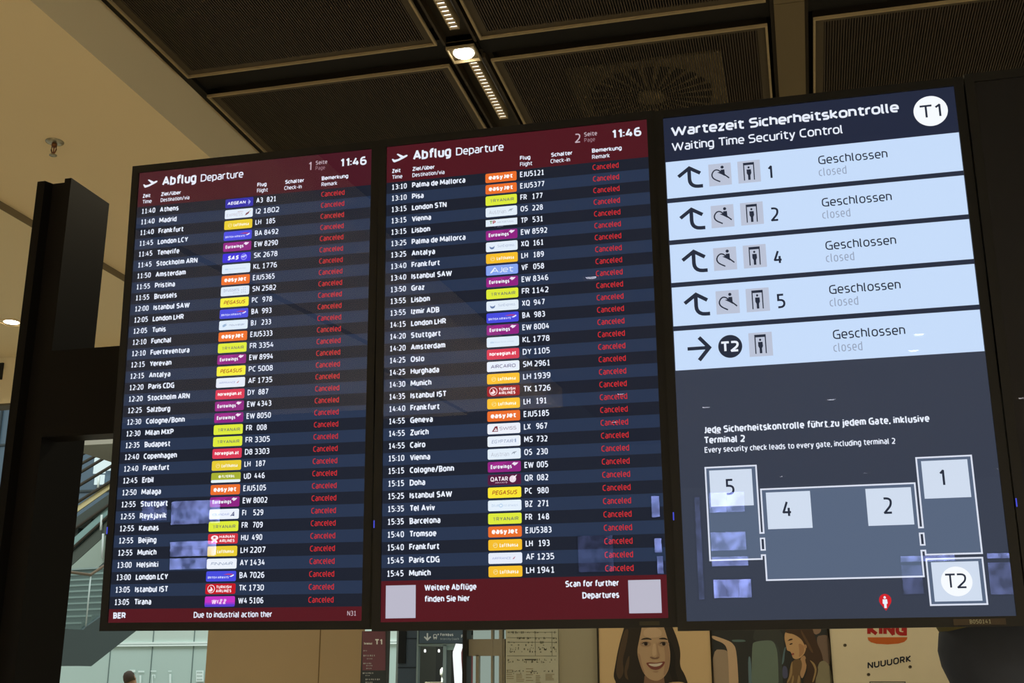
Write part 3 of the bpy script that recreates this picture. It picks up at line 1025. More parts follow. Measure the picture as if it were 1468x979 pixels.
for k, num in enumerate(('1', '2', '4', '5', 'T2')):
    y0 = 185 + 170.2 * k
    mb = MB()
    rect(mb, SP, 2, y0, 1079, y0 + 151.5, SKY, 1)
    text(mb, SP, 'Geschlossen', 573, y0 + 72.5, 34.5, INK, t=0.13, gap=0.11, width=249)
    text(mb, SP, 'closed', 571, y0 + 120, 33, glow((150, 163, 188)), t=0.105, gap=0.14, width=100)
    if num != 'T2':
        text(mb, SP, '!' if num == '1' else num, 384 - (4 if num == '1' else 0), y0 + 111.5, 55, INK, t=0.14, xs=0.9)
    row = mb.build('checkpoint_row', bd)
    mb = MB()
    if num != 'T2':
        stroke(mb, SP, [(48, y0 + 66), (91, y0 + 34), (132, y0 + 59)], 14, INK, 2)
        stroke(mb, SP, fillet([(90, y0 + 34, 0), (90, y0 + 112, 32), (140, y0 + 112, 0)], False), 14, INK, 2)
    else:
        stroke(mb, SP, [(50, y0 + 72), (128, y0 + 72)], 13, INK, 2)
        stroke(mb, SP, [(94, y0 + 31), (130, y0 + 72), (91, y0 + 118)], 14, INK, 2)
    mb.build('arrow', row)
    TILE = glow((186, 194, 214))
    if num != 'T2':
        mb = MB()
        rect(mb, SP, 164, y0 + 28, 249, y0 + 118, TILE, 2)
        stroke(mb, SP, fillet([(206, y0 + 103, 0), (168, y0 + 82, 26), (190, y0 + 44, 22), (240, y0 + 91, 0)], False), 5, INK, 3)
        poly(mb, SP, [(196, y0 + 64), (210, y0 + 62), (210, y0 + 54), (224, y0 + 54), (225, y0 + 82), (212, y0 + 73)], INK, 3)
        oval(mb, SP, 216, y0 + 44, 6, 6, INK, 3, 16)
        mb.build('escalator_symbol', row)
        sx = 274
    else:
        mb = MB()
        oval(mb, SP, 206, y0 + 73, 43.5, 43.5, INK, 2, 40)
        text(mb, SP, 'T2', 170, y0 + 94, 41, WHITE, t=0.2, gap=0.08, width=68, l=3)
        mb.build('terminal_badge', row, 'round dark badge reading T2')
        sx = 274
    mb = MB()
    rect(mb, SP, sx, y0 + 28, sx + 84, y0 + 118, TILE, 2)
    rect(mb, SP, sx + 22, y0 + 36, sx + 61, y0 + 46, INK, 3)
    rect(mb, SP, sx + 21, y0 + 36, sx + 25, y0 + 108, INK, 3)
    rect(mb, SP, sx + 58, y0 + 36, sx + 62, y0 + 108, INK, 3)
    oval(mb, SP, sx + 41, y0 + 56, 4, 4.4, INK, 3, 14)
    poly(mb, SP, [(sx + 33, y0 + 64), (sx + 49, y0 + 64), (sx + 50, y0 + 80), (sx + 46, y0 + 88), (sx + 46, y0 + 107), (sx + 37, y0 + 107), (sx + 37, y0 + 88), (sx + 33, y0 + 80)], INK, 3)
    mb.build('scanner_symbol', row)
mb = MB()
text(mb, SP, 'Jede Sicherheitskontrolle führt zu jedem Gate, inklusive', 94, 1258, 26, WHITE, t=0.2, gap=0.06, width=779)
text(mb, SP, 'Terminal 2', 92, 1296, 26, WHITE, t=0.2, gap=0.06, width=147)
text(mb, SP, 'Every security check leads to every gate, including terminal 2', 93, 1329, 21, WHITE, t=0.16, gap=0.08, width=660)
mb.build('notice_text', bd)
mb = MB()
PLAN, LINE, CARD = glow((88, 102, 126)), glow((218, 224, 240)), glow((208, 220, 238))
DARKGAP = glow((46, 52, 68))
A = [(92, 1383), (271, 1383), (271, 1622), (283, 1622), (283, 1469), (803, 1469), (803, 1621), (816, 1621), (816, 1382), (996, 1382), (996, 1713), (816, 1713),
     (816, 1699), (803, 1699), (803, 1785), (283, 1785), (283, 1699), (271, 1699), (271, 1712), (92, 1712)]
poly(mb, SP, A[::-1], PLAN, 1)
stroke(mb, SP, A, 5.5, LINE, 2, True)
for x0, y0, x1, y1 in ((271, 1641, 284, 1681), (803, 1641, 816, 1680)):
    rect(mb, SP, x0, y0, x1, y1, DARKGAP, 2)
    stroke(mb, SP, [(x0, y0), (x1, y0), (x1, y1), (x0, y1)], 5, LINE, 3, True)
rect(mb, SP, 816, 1728, 995, 1880, PLAN, 1)
stroke(mb, SP, [(816, 1728), (995, 1728), (995, 1880), (816, 1880)], 5.5, LINE, 2, True)
mb.build('floor_plan', bd)
for s, x0, y0, x1, y1, tx_, base in (('5', 105, 1394, 255, 1524, 160, 1484), ('4', 299, 1481, 451, 1610, 352, 1570), ('2', 638, 1482, 789, 1610, 692, 1571), ('!', 831, 1394, 982, 1524, 881, 1483)):
    mb = MB()
    rect(mb, SP, x0, y0, x1, y1, CARD, 2)
    text(mb, SP, s, tx_, base, 57, INK, t=0.13, xs=0.9, l=3)
    mb.build('checkpoint_card', bd)
mb = MB()
rect(mb, SP, 830, 1739, 981, 1869, CARD, 2)
oval(mb, SP, 906, 1804, 50, 49, glow((246, 250, 255)), 3, 40)
text(mb, SP, 'T2', 868, 1827, 49, INK, t=0.125, gap=0.08, width=70, l=4)
mb.build('terminal_card', bd)
mb = MB()
poly(mb, SP, [(671, 1896)] + [(671 + 20 * math.cos(math.radians(a)), 1861 + 21 * math.sin(math.radians(a))) for a in range(30, -211, -15)], glow((206, 34, 42)), 2)
oval(mb, SP, 670, 1852, 4, 4.5, WHITE, 3, 12)
poly(mb, SP, [(663, 1858), (677, 1858), (678, 1872), (674, 1874), (674, 1887), (666, 1887), (666, 1874), (662, 1872)], WHITE, 3)
mb.build('location_pin', bd, 'red pin with a white figure')
mb = MB()
mb.box((0.215, -0.0068, -0.017), (0.318, -0.0061, -0.0045), paint((70, 60, 48), 0.6))


class StripPlane:
    def pt(self, x, y, l):
        return (x, -0.0069, -y)


text(mb, StripPlane(), 'B050141', 0.247, 0.0145, 0.0085, paint((150, 150, 128), 0.6), t=0.16, width=0.042)
mb.build('asset_label', bd, 'worn label strip on the lower bezel')

# ---- the switched-off screen at the right edge
display('blank_display', 'switched-off black screen cut by the right edge of the picture', 'display',
        (0.8005, 2.6840, 1.7440), 1.6, 0.5, -0.2, 'screens in the row', paint((16, 16, 17), 0.5))

# ------------------------------------------------------------------ background: directory sign, portal, window bay
P = WallPlane(10.5)
a, b = at(519, 904, 10.5), at(555, 904, 10.5)
t = thing('directory_sign', 'maroon directory sign reading Terminal T1 beside the timber wall', 'sign', ((a.x + b.x) / 2, 10.5, 0))
c = Vector(((a.x + b.x) / 2, 10.5, 0))


class LocalPlane:
    def __init__(self, Y, c, step=0.0015):
        self.Y, self.c, self.step = Y, c, step

    def pt(self, x, y, l):
        return at(x, y, self.Y - self.step * l) - self.c


LP = LocalPlane(10.5, c)
hw = (b.x - a.x) / 2
MB().box((-hw, 0.0, 0.0), (hw, 0.09, 2.09), paint((52, 56, 58), 0.5)).build('sign_body', t)
mb = MB()
rect(mb, LP, 519.5, 905, 552.5, 961, paint((112, 72, 84), 0.5), 1)
rect(mb, LP, 519.5, 961, 552.5, 1100, paint((54, 62, 66), 0.5), 1)
SW = paint((236, 240, 240), 0.5)
text(mb, LP, 'Terminal', 521.5, 924, 3.2, SW, t=0.2, width=12)
text(mb, LP, 'T!', 537, 924.5, 8.5, SW, t=0.22, gap=0.0, width=11)
for y, x0, n, w_ in ((933.5, 521, 3, 1.6), (941, 521, 6, 2.4), (945, 526, 5, 1.4), (952, 521, 5, 2.0), (955, 525, 5, 1.6), (959, 525, 4, 1.6), (966, 520, 6, 2.2), (969, 524, 4, 1.3), (975, 524, 8, 2.2), (979, 524, 5, 1.8), (984, 524, 7, 1.8)):
    for q in range(n):                       # illegible marks
        rect(mb, LP, x0 + q * w_ * 1.25, y - w_, x0 + q * w_ * 1.25 + w_ * (0.5 + 0.3 * (q % 3 == 0)), y - w_ * 0.15 * (q % 2), paint((176, 182, 184), 0.5), 2)
mb.build('sign_face', t)

PY = 14.0
PP = WallPlane(PY)
SLATE = paint((80, 92, 104), 0.45, noise=0.05, nscale=2)
SLATE2 = paint((66, 78, 82), 0.5)
x571, x600, x642, x666 = (at(px, 940, PY).x for px in (571, 600, 642, 666))
mb = MB()
mb.box((x571, PY, 0), (x600, PY + 0.04, 4.2), SLATE)
mb.box((x600, PY, 2.09), (x666, PY + 0.3, 4.2), SLATE)
mb.box((x571 + 0.004, PY - 0.02, at(575, 951, PY).z), (at(582, 940, PY).x, PY + 0.01, 2.6), paint((24, 26, 26), 0.6))
mb.box((x571, PY - 0.006, 2.155), (x600, PY + 0.01, 2.165), paint((40, 46, 54), 0.6))
mb.box((x571, PY - 0.006, 1.815), (x600, PY + 0.01, 1.825), paint((40, 46, 54), 0.6))
mb.structure('wall_portal')
mb = MB()
FR = paint((150, 168, 166), 0.4)
mb.box((x600 - 0.015, PY - 0.03, 0), (x600 + 0.005, PY + 0.05, 2.6), FR)
mb.box((x600, PY - 0.03, 2.07), (x666, PY + 0.3, 2.095), FR)
mb.box((at(636, 940, PY).x, PY - 0.03, 0), (at(640.5, 940, PY).x, PY + 0.06, 2.08), FR)
mb.box((at(640.5, 940, PY).x, PY - 0.01, 2.02), (x666, PY + 0.2, 2.08), paint((150, 176, 170), 0.4))
mb.box((at(640.5, 940, PY).x, PY, 0), (at(647, 940, PY).x, PY + 0.05, 2.02), paint((92, 104, 102), 0.4))
mb.box((at(647, 940, PY).x, PY, 0), (at(650, 940, PY).x, PY + 0.05, 2.02), paint((54, 62, 62), 0.4))
mb.structure('door_1')
mb = MB()
CORR = paint((92, 94, 86), 0.6, noise=0.1, nscale=1.5)
mb.prism([(-4.88, 14.32, 0), (-5.93, 17.0, 0), (-6.0, 17.1, 0), (-4.93, 14.32, 0)], (0, 0, 3.2), CORR)
mb.box((-5.95, 17.0, 0), (-3.8, 17.1, 3.2), CORR)
mb.box((-5.32, 16.9, 0), (-5.22, 17.0, 3.2), paint((70, 72, 68), 0.6))
mb.prism([(-4.6, 14.4, 2.32), (-5.7, 17.0, 2.32), (-3.8, 17.0, 2.32), (-3.8, 14.4, 2.32)], (0, 0, 0.08), paint((30, 31, 31), 0.7))
mb.box((-3.9, 14.3, 0), (-3.8, 17, 3.2), paint((50, 52, 50), 0.7))
mb.structure('wall_corridor')
for i, px in enumerate((609.3, 629.2)):  # hung under the corridor ceiling
    p = at(px, 933, 15.5)
    props(MB().lathe([(0.008, -0.020), (0.014, -0.012), (0.014, 0.012), (0.008, 0.022)], glow((255, 255, 250), 1.3), c=p, seg=14).build('spotlight'),
          'small white spotlight in the doorway, ' + ('left of the pair' if i == 0 else 'right of the pair'), 'spotlight', 'spotlights in the doorway')
p = at(622, 979, 15.2)
t = thing('waste_bin', 'beige box top showing at the foot of the dark doorway', 'bin', (p.x, 15.3, 0))
MB().box((-0.17, -0.15, 0), (0.17, 0.15, 1.60), paint((150, 140, 118), 0.6)).build('body', t, bevel=0.02)
MB().box((-0.13, -0.12, 1.60), (0.13, 0.12, 1.655), paint((160, 150, 126), 0.6)).build('lid', t, bevel=0.01)
p = at(635.6, 960, 15.4)
t = thing('floor_standing_sign', 'slim white upright marker inside the right side of the doorway', 'sign', (p.x, 15.4, 0))
MB().lathe([(0.04, 0), (0.026, 0.05), (0.026, 1.72)], paint((214, 224, 220), 0.4), seg=12).build('pole', t)
MB().lathe([(0.02, 1.72), (0.045, 1.75), (0.045, 1.81), (0.02, 1.84)], paint((226, 234, 230), 0.4), seg=14).build('head', t)

ld = bpy.data.lights.new('corridor_light', 'POINT')
ld.energy = 34
ld.color = (0.95, 1.0, 0.92)
ld.shadow_soft_size = 0.04
lo = bpy.data.objects.new('corridor_light', ld)
COL.objects.link(lo)
lo.location = (-4.9, 15.2, 2.2)

# way-finding sign over the doorway
zt = at(630, 896, 13.95).z
t = thing('wayfinding_sign', 'grey overhead sign with down arrow and coach symbol reading Fernbus', 'sign', ((x600 + x666) / 2, 13.95, 2.1))
c = Vector(((x600 + x666) / 2, 13.95, 2.1))
LP = LocalPlane(13.95, c, 0.002)
MB().box((-(x666 - x600) / 2 + 0.02, 0, 0.0), ((x666 - x600) / 2, 0.04, 0.30), paint((86, 102, 114), 0.5)).build('sign_panel', t)
mb = MB()
stroke(mb, LP, [(612.7, 907.5), (612.7, 917.0)], 2.1, SW, 1.3)
stroke(mb, LP, [(608.3, 912.6), (612.7, 917.2), (617.5, 912.6)], 2.1, SW, 1)
stroke(mb, LP, fillet([(621.5, 914, 1), (621.5, 909.5, 1.5), (626, 909.5, 1.5), (626, 914, 1)], True), 1.1, SW, 1.4, True)
rect(mb, LP, 621.2, 913, 626.4, 915, SW, 1)
rect(mb, LP, 621.8, 915.05, 622.9, 916.5, SW, 1)
rect(mb, LP, 624.8, 915.05, 625.9, 916.5, SW, 1)
oval(mb, LP, 628.2, 909.4, 1.0, 1.3, SW, 1, 10)
text(mb, LP, 'Fernbus', 631.3, 911.8, 4.2, SW, t=0.22, width=18.5)
text(mb, LP, 'Intercity Coach', 631.3, 917.4, 3.3, paint((176, 190, 194), 0.5), t=0.16, width=26.5)
text(mb, LP, 'P', 661, 914.5, 4.6, SW, t=0.2, width=3)
mb.build('sign_lettering', t)

# curved white luminous pillar and maroon panel behind it
t = thing('light_column', 'glowing white bent band lamp in front of the maroon panel', 'lamp', (at(655, 979, 13.7).x, 13.7, 0))
c = Vector((at(655, 979, 13.7).x, 13.7, 0))
L_, R_ = [(653.5, 922.5), (649.2, 934), (649, 940), (650, 956), (651.5, 979), (654, 1050)], [(660.3, 923), (657, 935), (657.2, 945), (658.4, 962), (659.6, 979), (662, 1050)]
pts = [at(x, y, 13.7) - c for x, y in L_] + [at(x, y, 13.7) - c for x, y in reversed(R_)]
MB().prism(pts, (0, 0.12, 0), glow((250, 255, 255), 1.0)).build('light_band', t)
MB().lathe([(0.16, 0), (0.16, max(0.05, at(654, 1049, 13.7).z))], paint((60, 62, 62), 0.5), seg=18).build('foot', t)
mb = MB()
mb.box((at(656, 940, 13.9).x, 13.9, 0), (x666 + 0.15, 13.95, at(660, 923.5, 13.9).z), paint((132, 74, 72), 0.5))
mb.structure('wall_maroon')

# window bay with mullion, next to the information poster
mb = MB()
xa, xb = at(666, 940, 12).x, at(672, 940, 12).x
mb.box((xa, 11.92, 0), (xb, 12.1, 4.4), paint((34, 34, 32), 0.5))
FRM = paint((152, 145, 126), 0.5)
x725 = at(725, 940, 12).x
mb.box((xb, 12.0, at(700, 927, 12).z - 0.09), (x725 - 0.01, 12.08, at(700, 916, 12).z), FRM)
mb.box((xb, 12.0, at(700, 903, 12).z), (x725 - 0.01, 12.08, 3.2), FRM)
mb.box((at(704, 940, 12).x, 11.996, 0), (at(706.5, 940, 12).x, 12.07, 3.0), FRM)
mb.box((at(715.5, 940, 12).x, 11.994, 0), (at(720.5, 940, 12).x, 12.07, 3.0), FRM)
mb.box((at(720.5, 940, 12).x, 12.004, 0), (x725 - 0.01, 12.07, at(700, 916, 12).z), FRM)
mb.box((at(682, 960, 12).x, 12.0, 0), (at(686, 960, 12).x, 12.07, at(684, 939, 12).z), FRM)
mb.structure('window_20')
mb = MB()
mb.box((xb, 12.16, 0), (x725 + 0.1, 12.18, 3.2), glow((172, 190, 178), 0.62))
mb.structure('window_21')

# ------------------------------------------------------------------ posters on the right-hand wall
def flatbox(t, c, x0, x1, z0, z1, Y, mat):
    """poster sheet: thin board with its front at Y, origin c"""
    MB().box((x0 - c.x, Y - c.y, z0 - c.z), (x1 - c.x, Y + 0.03 - c.y, z1 - c.z), mat).build('board', t)


def crop(pts, x0, y0, s):
    return [(x0 + a / s, y0 + b / s) for a, b in pts]


K = 1.0
# information sheet
xa, xb = at(725, 940, 11.96).x, at(800, 940, 11.96).x
c = Vector(((xa + xb) / 2, 11.96, 0.9))
t = thing('information_sheet', 'pale printed plan sheet with fine lines between window and beige wall', 'poster', c)
flatbox(t, c, xa, xb, 0.9, at(760, 902, 11.96).z, 11.96, paint((190, 190, 168), 0.6, noise=0.05, nscale=6))
LP = LocalPlane(11.96, c)
mb = MB()
D1, D2, D3 = paint((120, 122, 104), 0.6), paint((92, 92, 80), 0.6), paint((158, 150, 122), 0.6)
rr = random.Random(9)
for y in (906, 914, 920.5, 940):
    stroke(mb, LP, [(727, y), (798, y + 0.2)], 0.7, D1, 1)
for x in (767, 791):
    stroke(mb, LP, [(x, 905), (x + 0.4, 940)], 0.7, D1, 1)
for k in range(150):
    x, y = rr.uniform(727, 797), rr.choice((905.5, 914, 920, 924, 927.5, 930, 933, 945, 948, 961, 964))
    rect(mb, LP, x, y + rr.uniform(-1, 1), x + rr.uniform(0.6, 2.2), y + rr.uniform(1.2, 2.6), rr.choice((D1, D1, D2)), 1 + 0.006 * k)
rect(mb, LP, 752, 944.5, 769, 946.4, D2, 2)
for x0, y0, x1, y1 in ((726, 960, 738, 975), (740, 966, 752, 978), (754, 958, 766, 979), (768, 968, 776, 980), (782, 966, 795, 976)):
    for q in range(5):
        rect(mb, LP, x0, y0 + q * (y1 - y0) / 5, x1 - rr.uniform(0, 4), y0 + q * (y1 - y0) / 5 + 1.2, D3, 1)
mb.build('print', t)


def poster(name, label, px0, px1, mat):
    Y = 11.94
    xa, xb = at(px0, 940, Y).x, at(px1, 940, Y).x
    c = Vector(((xa + xb) / 2, Y, 0.75))
    t = thing(name, label, 'poster', c, 'advertising posters')
    flatbox(t, c, xa + 0.001, xb - 0.001, 0.75, 2.70, Y, mat)
    mb = MB()
    for (p, q) in ((xa + 0.001, xa + 0.006), (xb - 0.006, xb - 0.001)):
        MB().box((p - c.x, -0.012, 0), (q - c.x, 0.03, 1.95), paint((52, 46, 36), 0.5)).build('frame_strip', t)
    return t, LocalPlane(Y, c, 0.0012)


_n = [0]


def print_shape(mb, pl, pts, mat, l=1):
    """a printed colour area with softened corners, every area on its own thin layer"""
    for _ in range(2):
        q = []
        for i in range(len(pts)):
            a, b = pts[i], pts[(i + 1) % len(pts)]
            q += [(a[0] * 0.78 + b[0] * 0.22, a[1] * 0.78 + b[1] * 0.22), (a[0] * 0.22 + b[0] * 0.78, a[1] * 0.22 + b[1] * 0.78)]
        pts = q
    _n[0] = (_n[0] + 1) % 48
    poly(mb, pl, pts, mat, l + 0.018 * _n[0])


def print_oval(mb, pl, cx, cy, rx, ry, mat, l=1, n=28):
    _n[0] = (_n[0] + 1) % 48
    oval(mb, pl, cx, cy, rx, ry, mat, l + 0.018 * _n[0], n)


# poster one: smiling woman with long dark hair
t, LP = poster('advert_poster', 'tan advertising poster showing a smiling woman with long dark hair', 858, 1020, paint((216, 187, 140), 0.5, noise=0.04, nscale=1.2))
C = lambda pts: crop(pts, 860, 890, 8.635)
_n[0] = 0
mb = MB()
HAIR, HAIR2, HAIR3 = paint((50, 44, 37), 0.6), paint((84, 68, 52), 0.6), paint((38, 34, 30), 0.6)
SK, SK2, SK3, SK4 = paint((190, 160, 126), 0.6), paint((172, 140, 110), 0.6), paint((204, 174, 140), 0.6), paint((138, 106, 84), 0.6)
print_shape(mb, LP, C([(360, -160), (600, -260), (800, -180), (900, 80), (960, 225), (1000, 380), (988, 560), (1052, 665), (1095, 790), (1110, 900), (180, 900), (205, 775), (165, 690), (188, 560), (215, 400), (255, 230), (300, 80)])[::-1], HAIR, 1)
print_shape(mb, LP, C([(300, 120), (360, 90), (330, 300), (280, 480), (300, 640), (240, 740), (195, 640), (215, 480), (245, 320)]), HAIR2, 2)
print_shape(mb, LP, C([(340, 460), (370, 420), (360, 560), (330, 640), (360, 740), (310, 700), (300, 600)]), HAIR2, 2)
print_shape(mb, LP, C([(860, 200), (940, 420), (930, 600), (980, 760), (900, 760), (850, 600), (880, 420)]), HAIR3, 2)
print_shape(mb, LP, C([(555, 640), (790, 640), (800, 780), (860, 900), (500, 900), (545, 780)]), SK4, 2)
print_shape(mb, LP, C([(520, 40), (650, -30), (780, 40), (820, 160), (852, 280), (872, 400), (868, 520), (845, 620), (790, 705), (705, 748), (610, 722), (540, 650), (490, 520), (458, 380), (490, 220), (512, 120)])[::-1], SK, 3)
print_shape(mb, LP, C([(540, 110), (650, 70), (760, 110), (770, 190), (650, 215), (540, 190)]), SK3, 4)
print_shape(mb, LP, C([(790, 300), (845, 300), (868, 420), (860, 540), (835, 625), (785, 690), (800, 560), (810, 450)]), SK2, 4)
print_shape(mb, LP, C([(468, 390), (500, 420), (520, 540), (560, 650), (535, 640), (490, 520)]), SK2, 4)
for cx_, s in ((565, 1), (787, -1)):
    print_oval(mb, LP, *C([(cx_, 285)])[0], 8.2, 4.4, SK2, 4, 22)
    print_oval(mb, LP, *C([(cx_, 288)])[0], 5.4, 2.2, paint((168, 148, 126), 0.5), 5, 20)
    print_oval(mb, LP, *C([(cx_ + 4, 286)])[0], 2.5, 2.4, paint((44, 30, 24), 0.5), 6, 16)
    print_shape(mb, LP, C([(cx_ - 58, 290), (cx_ - 30, 264), (cx_ + 10, 258), (cx_ + 55, 280), (cx_ + 20, 270), (cx_ - 25, 276)]), HAIR3, 6)
print_shape(mb, LP, C([(498, 236), (540, 212), (590, 206), (640, 222), (638, 236), (590, 226), (545, 230)]), HAIR, 5)
print_shape(mb, LP, C([(722, 222), (760, 208), (805, 206), (838, 226), (836, 238), (800, 226), (760, 228)]), HAIR, 5)
print_shape(mb, LP, C([(700, 250), (715, 300), (728, 380), (750, 430), (725, 455), (690, 462), (715, 420), (706, 350)]), SK2, 5)
print_shape(mb, LP, C([(655, 280), (690, 280), (700, 420), (668, 440), (645, 420)]), SK3, 5)
print_shape(mb, LP, C([(612, 448), (640, 440), (680, 458), (722, 442), (745, 448), (715, 468), (675, 472), (640, 466)]), SK4, 6)
print_shape(mb, LP, C([(562, 518), (630, 512), (690, 520), (750, 508), (812, 498), (785, 560), (735, 598), (680, 608), (620, 588)]), paint((132, 74, 66), 0.5), 5)
print_shape(mb, LP, C([(590, 528), (690, 532), (785, 514), (750, 552), (690, 568), (630, 558)]), paint((220, 210, 192), 0.4), 6)
print_shape(mb, LP, C([(640, 625), (735, 620), (700, 640)]), SK2, 5)
print_shape(mb, LP, C([(820, 760), (1060, 750), (1150, 900), (760, 900)]), paint((206, 170, 128), 0.6), 4)
mb.build('portrait', t)

# poster two: woman looking down among train seats
t, LP = poster('advert_poster', 'dark advertising poster of a woman looking down beside train seats', 1021, 1189, paint((54, 56, 55), 0.5))
C = lambda pts: crop(pts, 1010, 890, 7.34)
_n[0] = 0
mb = MB()
print_shape(mb, LP, C([(520, 110), (560, 72), (830, 72), (840, 460), (770, 420), (690, 205), (505, 215)]), paint((66, 69, 66), 0.6), 1)
print_shape(mb, LP, C([(280, 198), (420, 196), (440, 220), (300, 222)]), paint((96, 120, 118), 0.6), 1)
print_shape(mb, LP, C([(82, 300), (225, 302), (252, 345), (262, 800), (92, 800)]), paint((168, 148, 124), 0.6, noise=0.05), 2)
print_shape(mb, LP, C([(76, 148), (200, 188), (290, 226), (338, 300), (366, 800), (262, 800), (248, 330), (214, 240), (76, 186)]), paint((206, 176, 142), 0.6), 3)
print_shape(mb, LP, C([(455, 370), (490, 380), (500, 800), (470, 800)]), paint((104, 130, 140), 0.6), 1)
print_shape(mb, LP, C([(500, 255), (522, 218), (690, 200), (738, 230), (772, 330), (784, 800), (490, 800)]), paint((112, 130, 118), 0.6, noise=0.05), 2)
print_shape(mb, LP, C([(735, 230), (772, 330), (784, 800), (830, 800), (815, 400), (770, 260)]), paint((70, 78, 74), 0.6), 2)
print_shape(mb, LP, C([(820, 470), (870, 480), (880, 600), (820, 610)]), paint((86, 90, 120), 0.6), 2)
print_shape(mb, LP, C([(860, 270), (845, 330), (838, 430), (812, 470), (818, 400), (840, 280)]), paint((98, 124, 132), 0.6), 2)
print_shape(mb, LP, C([(1125, 75), (1230, 75), (1220, 125), (1160, 150)]), paint((150, 124, 104), 0.6), 1)
print_shape(mb, LP, C([(1165, 165), (1260, 145), (1310, 160), (1330, 480), (1240, 420)]), paint((126, 106, 92), 0.6), 1)
BR, BR2, BR3 = paint((76, 58, 44), 0.6), paint((120, 96, 66), 0.6), paint((168, 140, 96), 0.6)
print_shape(mb, LP, C([(845, 78), (870, -60), (980, -140), (1090, -60), (1135, 78), (1180, 225), (1230, 330), (1250, 420), (1180, 470), (1060, 440), (1000, 300)])[::-1], BR, 3)
print_shape(mb, LP, C([(846, 118), (900, 92), (1000, 120), (1050, 200), (1072, 285), (1050, 350), (1000, 396), (952, 404), (926, 385), (918, 352), (904, 322), (870, 312), (864, 290), (856, 250), (840, 190)])[::-1], paint((208, 168, 122), 0.6), 4)
print_shape(mb, LP, C([(846, 118), (870, 60), (1000, 75), (1080, 160), (1100, 280), (1060, 270), (1020, 190), (940, 140), (880, 130)])[::-1], BR, 5)
print_shape(mb, LP, C([(868, 214), (900, 188), (925, 186), (928, 198), (895, 206)]), paint((60, 44, 34), 0.6), 6)
print_shape(mb, LP, C([(888, 244), (920, 232), (930, 240), (905, 252)]), paint((50, 36, 28), 0.6), 6)
print_shape(mb, LP, C([(912, 344), (940, 336), (945, 352), (920, 362)]), paint((160, 82, 72), 0.6), 6)
print_shape(mb, LP, C([(985, 230), (1050, 260), (1045, 340), (990, 390), (1000, 320)]), paint((184, 140, 100), 0.6), 5)
print_shape(mb, LP, C([(1040, 255), (1070, 245), (1080, 280), (1058, 295)]), paint((190, 148, 108), 0.6), 6)
print_shape(mb, LP, C([(1000, 396), (1060, 350), (1080, 480), (1030, 620), (1000, 560), (1030, 470)]), paint((190, 150, 110), 0.6), 4)
print_shape(mb, LP, C([(1190, 450), (1255, 408), (1330, 480), (1350, 800), (1150, 800)]), paint((146, 138, 110), 0.6, noise=0.08, nscale=20), 4)
print_shape(mb, LP, C([(930, 410), (1010, 396), (1030, 460), (1000, 560), (1020, 640), (1000, 800), (840, 800), (885, 640), (890, 520)]), BR2, 5)
print_shape(mb, LP, C([(1050, 390), (1110, 400), (1180, 450), (1200, 520), (1160, 640), (1180, 800), (1060, 800), (1030, 640), (1090, 520)]), BR, 5)
for q in ([(925, 415), (905, 470), (900, 560), (860, 655), (885, 650), (925, 560), (925, 480)], [(1100, 405), (1160, 445), (1185, 520), (1150, 640), (1130, 650), (1165, 520), (1140, 460)], [(990, 560), (1010, 600), (990, 700), (960, 760), (975, 640)], [(930, 560), (945, 600), (915, 720), (895, 760), (915, 640)]):
    print_shape(mb, LP, C(q), BR3, 6)
print_shape(mb, LP, C([(1010, 80), (1040, 130), (1110, 250), (1150, 340), (1120, 330), (1070, 230), (1020, 140)]), paint((104, 80, 58), 0.6), 6)
mb.build('portrait', t)

# poster three: cream poster with the red and orange emblem
t, LP = poster('advert_poster', 'cream advertising poster with red KING lettering over an orange bun and NUUUORK', 1191, 1372, paint((232, 219, 186), 0.6, noise=0.06, nscale=5))
C = lambda pts: crop(pts, 1180, 890, 5.097)
mb = MB()
KR, KO, KN = paint((176, 40, 36), 0.5), paint((206, 104, 44), 0.5), paint((30, 36, 48), 0.5)
q = C([(322, 108)])[0]
text(mb, LP, 'KING', q[0], q[1], 19, KR, t=0.27, gap=0.05, width=57, l=1)
q = C([(292, 6)])[0]
text(mb, LP, 'BURGER', q[0], q[1], 19, KR, t=0.27, gap=0.05, width=70, l=1)
poly(mb, LP, C([(325, 120), (330, 140), (350, 156), (390, 167), (470, 172), (550, 166), (592, 154), (612, 136), (616, 119)]), KO, 1)
poly(mb, LP, C([(300, -110), (330, -150), (400, -172), (470, -178), (540, -172), (610, -150), (640, -110)])[::-1], KO, 1)
mb.build('emblem', t)
mb = MB()
q = C([(325, 352)])[0]
text(mb, LP, 'NUUUORK', q[0], q[1], 9.8, KN, t=0.2, gap=0.12, width=62.5, l=1, slope=-0.165)
mb.build('lettering', t)
for a, b in ((160, 178), (332, 392), (636, 336)):
    mb = MB()
    u = C([(a, b)])[0]
    oval(mb, LP, u[0], u[1], 2.6, 2.4, paint((110, 98, 74), 0.6), 1, 16)
    oval(mb, LP, u[0] + 0.3, u[1] - 0.4, 1.5, 1.3, paint((60, 54, 42), 0.6), 2, 12)
    mb.build('bolt_mark', t)
mb = MB()
stroke(mb, LP, C([(342, 600), (342, 446), (600, 446), (600, 600)]), 1.1, KN, 1)
mb.build('outline_box', t)

# ------------------------------------------------------------------ stair and escalator far left
Y0 = 24.0
P0 = at(117, 903, Y0)
d_ = Vector((0.19, 0.9818, 0))
n_ = Vector((-0.9818, 0.19, 0))
t = thing('staircase', 'grey staircase with glass balustrade rising to the right beside the steel post', 'staircase', (P0.x, P0.y, 0))
o0 = Vector((P0.x, P0.y, 0))
DK = paint((70, 80, 80), 0.5)


def sp(s, h, z):
    return d_ * s + n_ * h + Vector((0, 0, z))


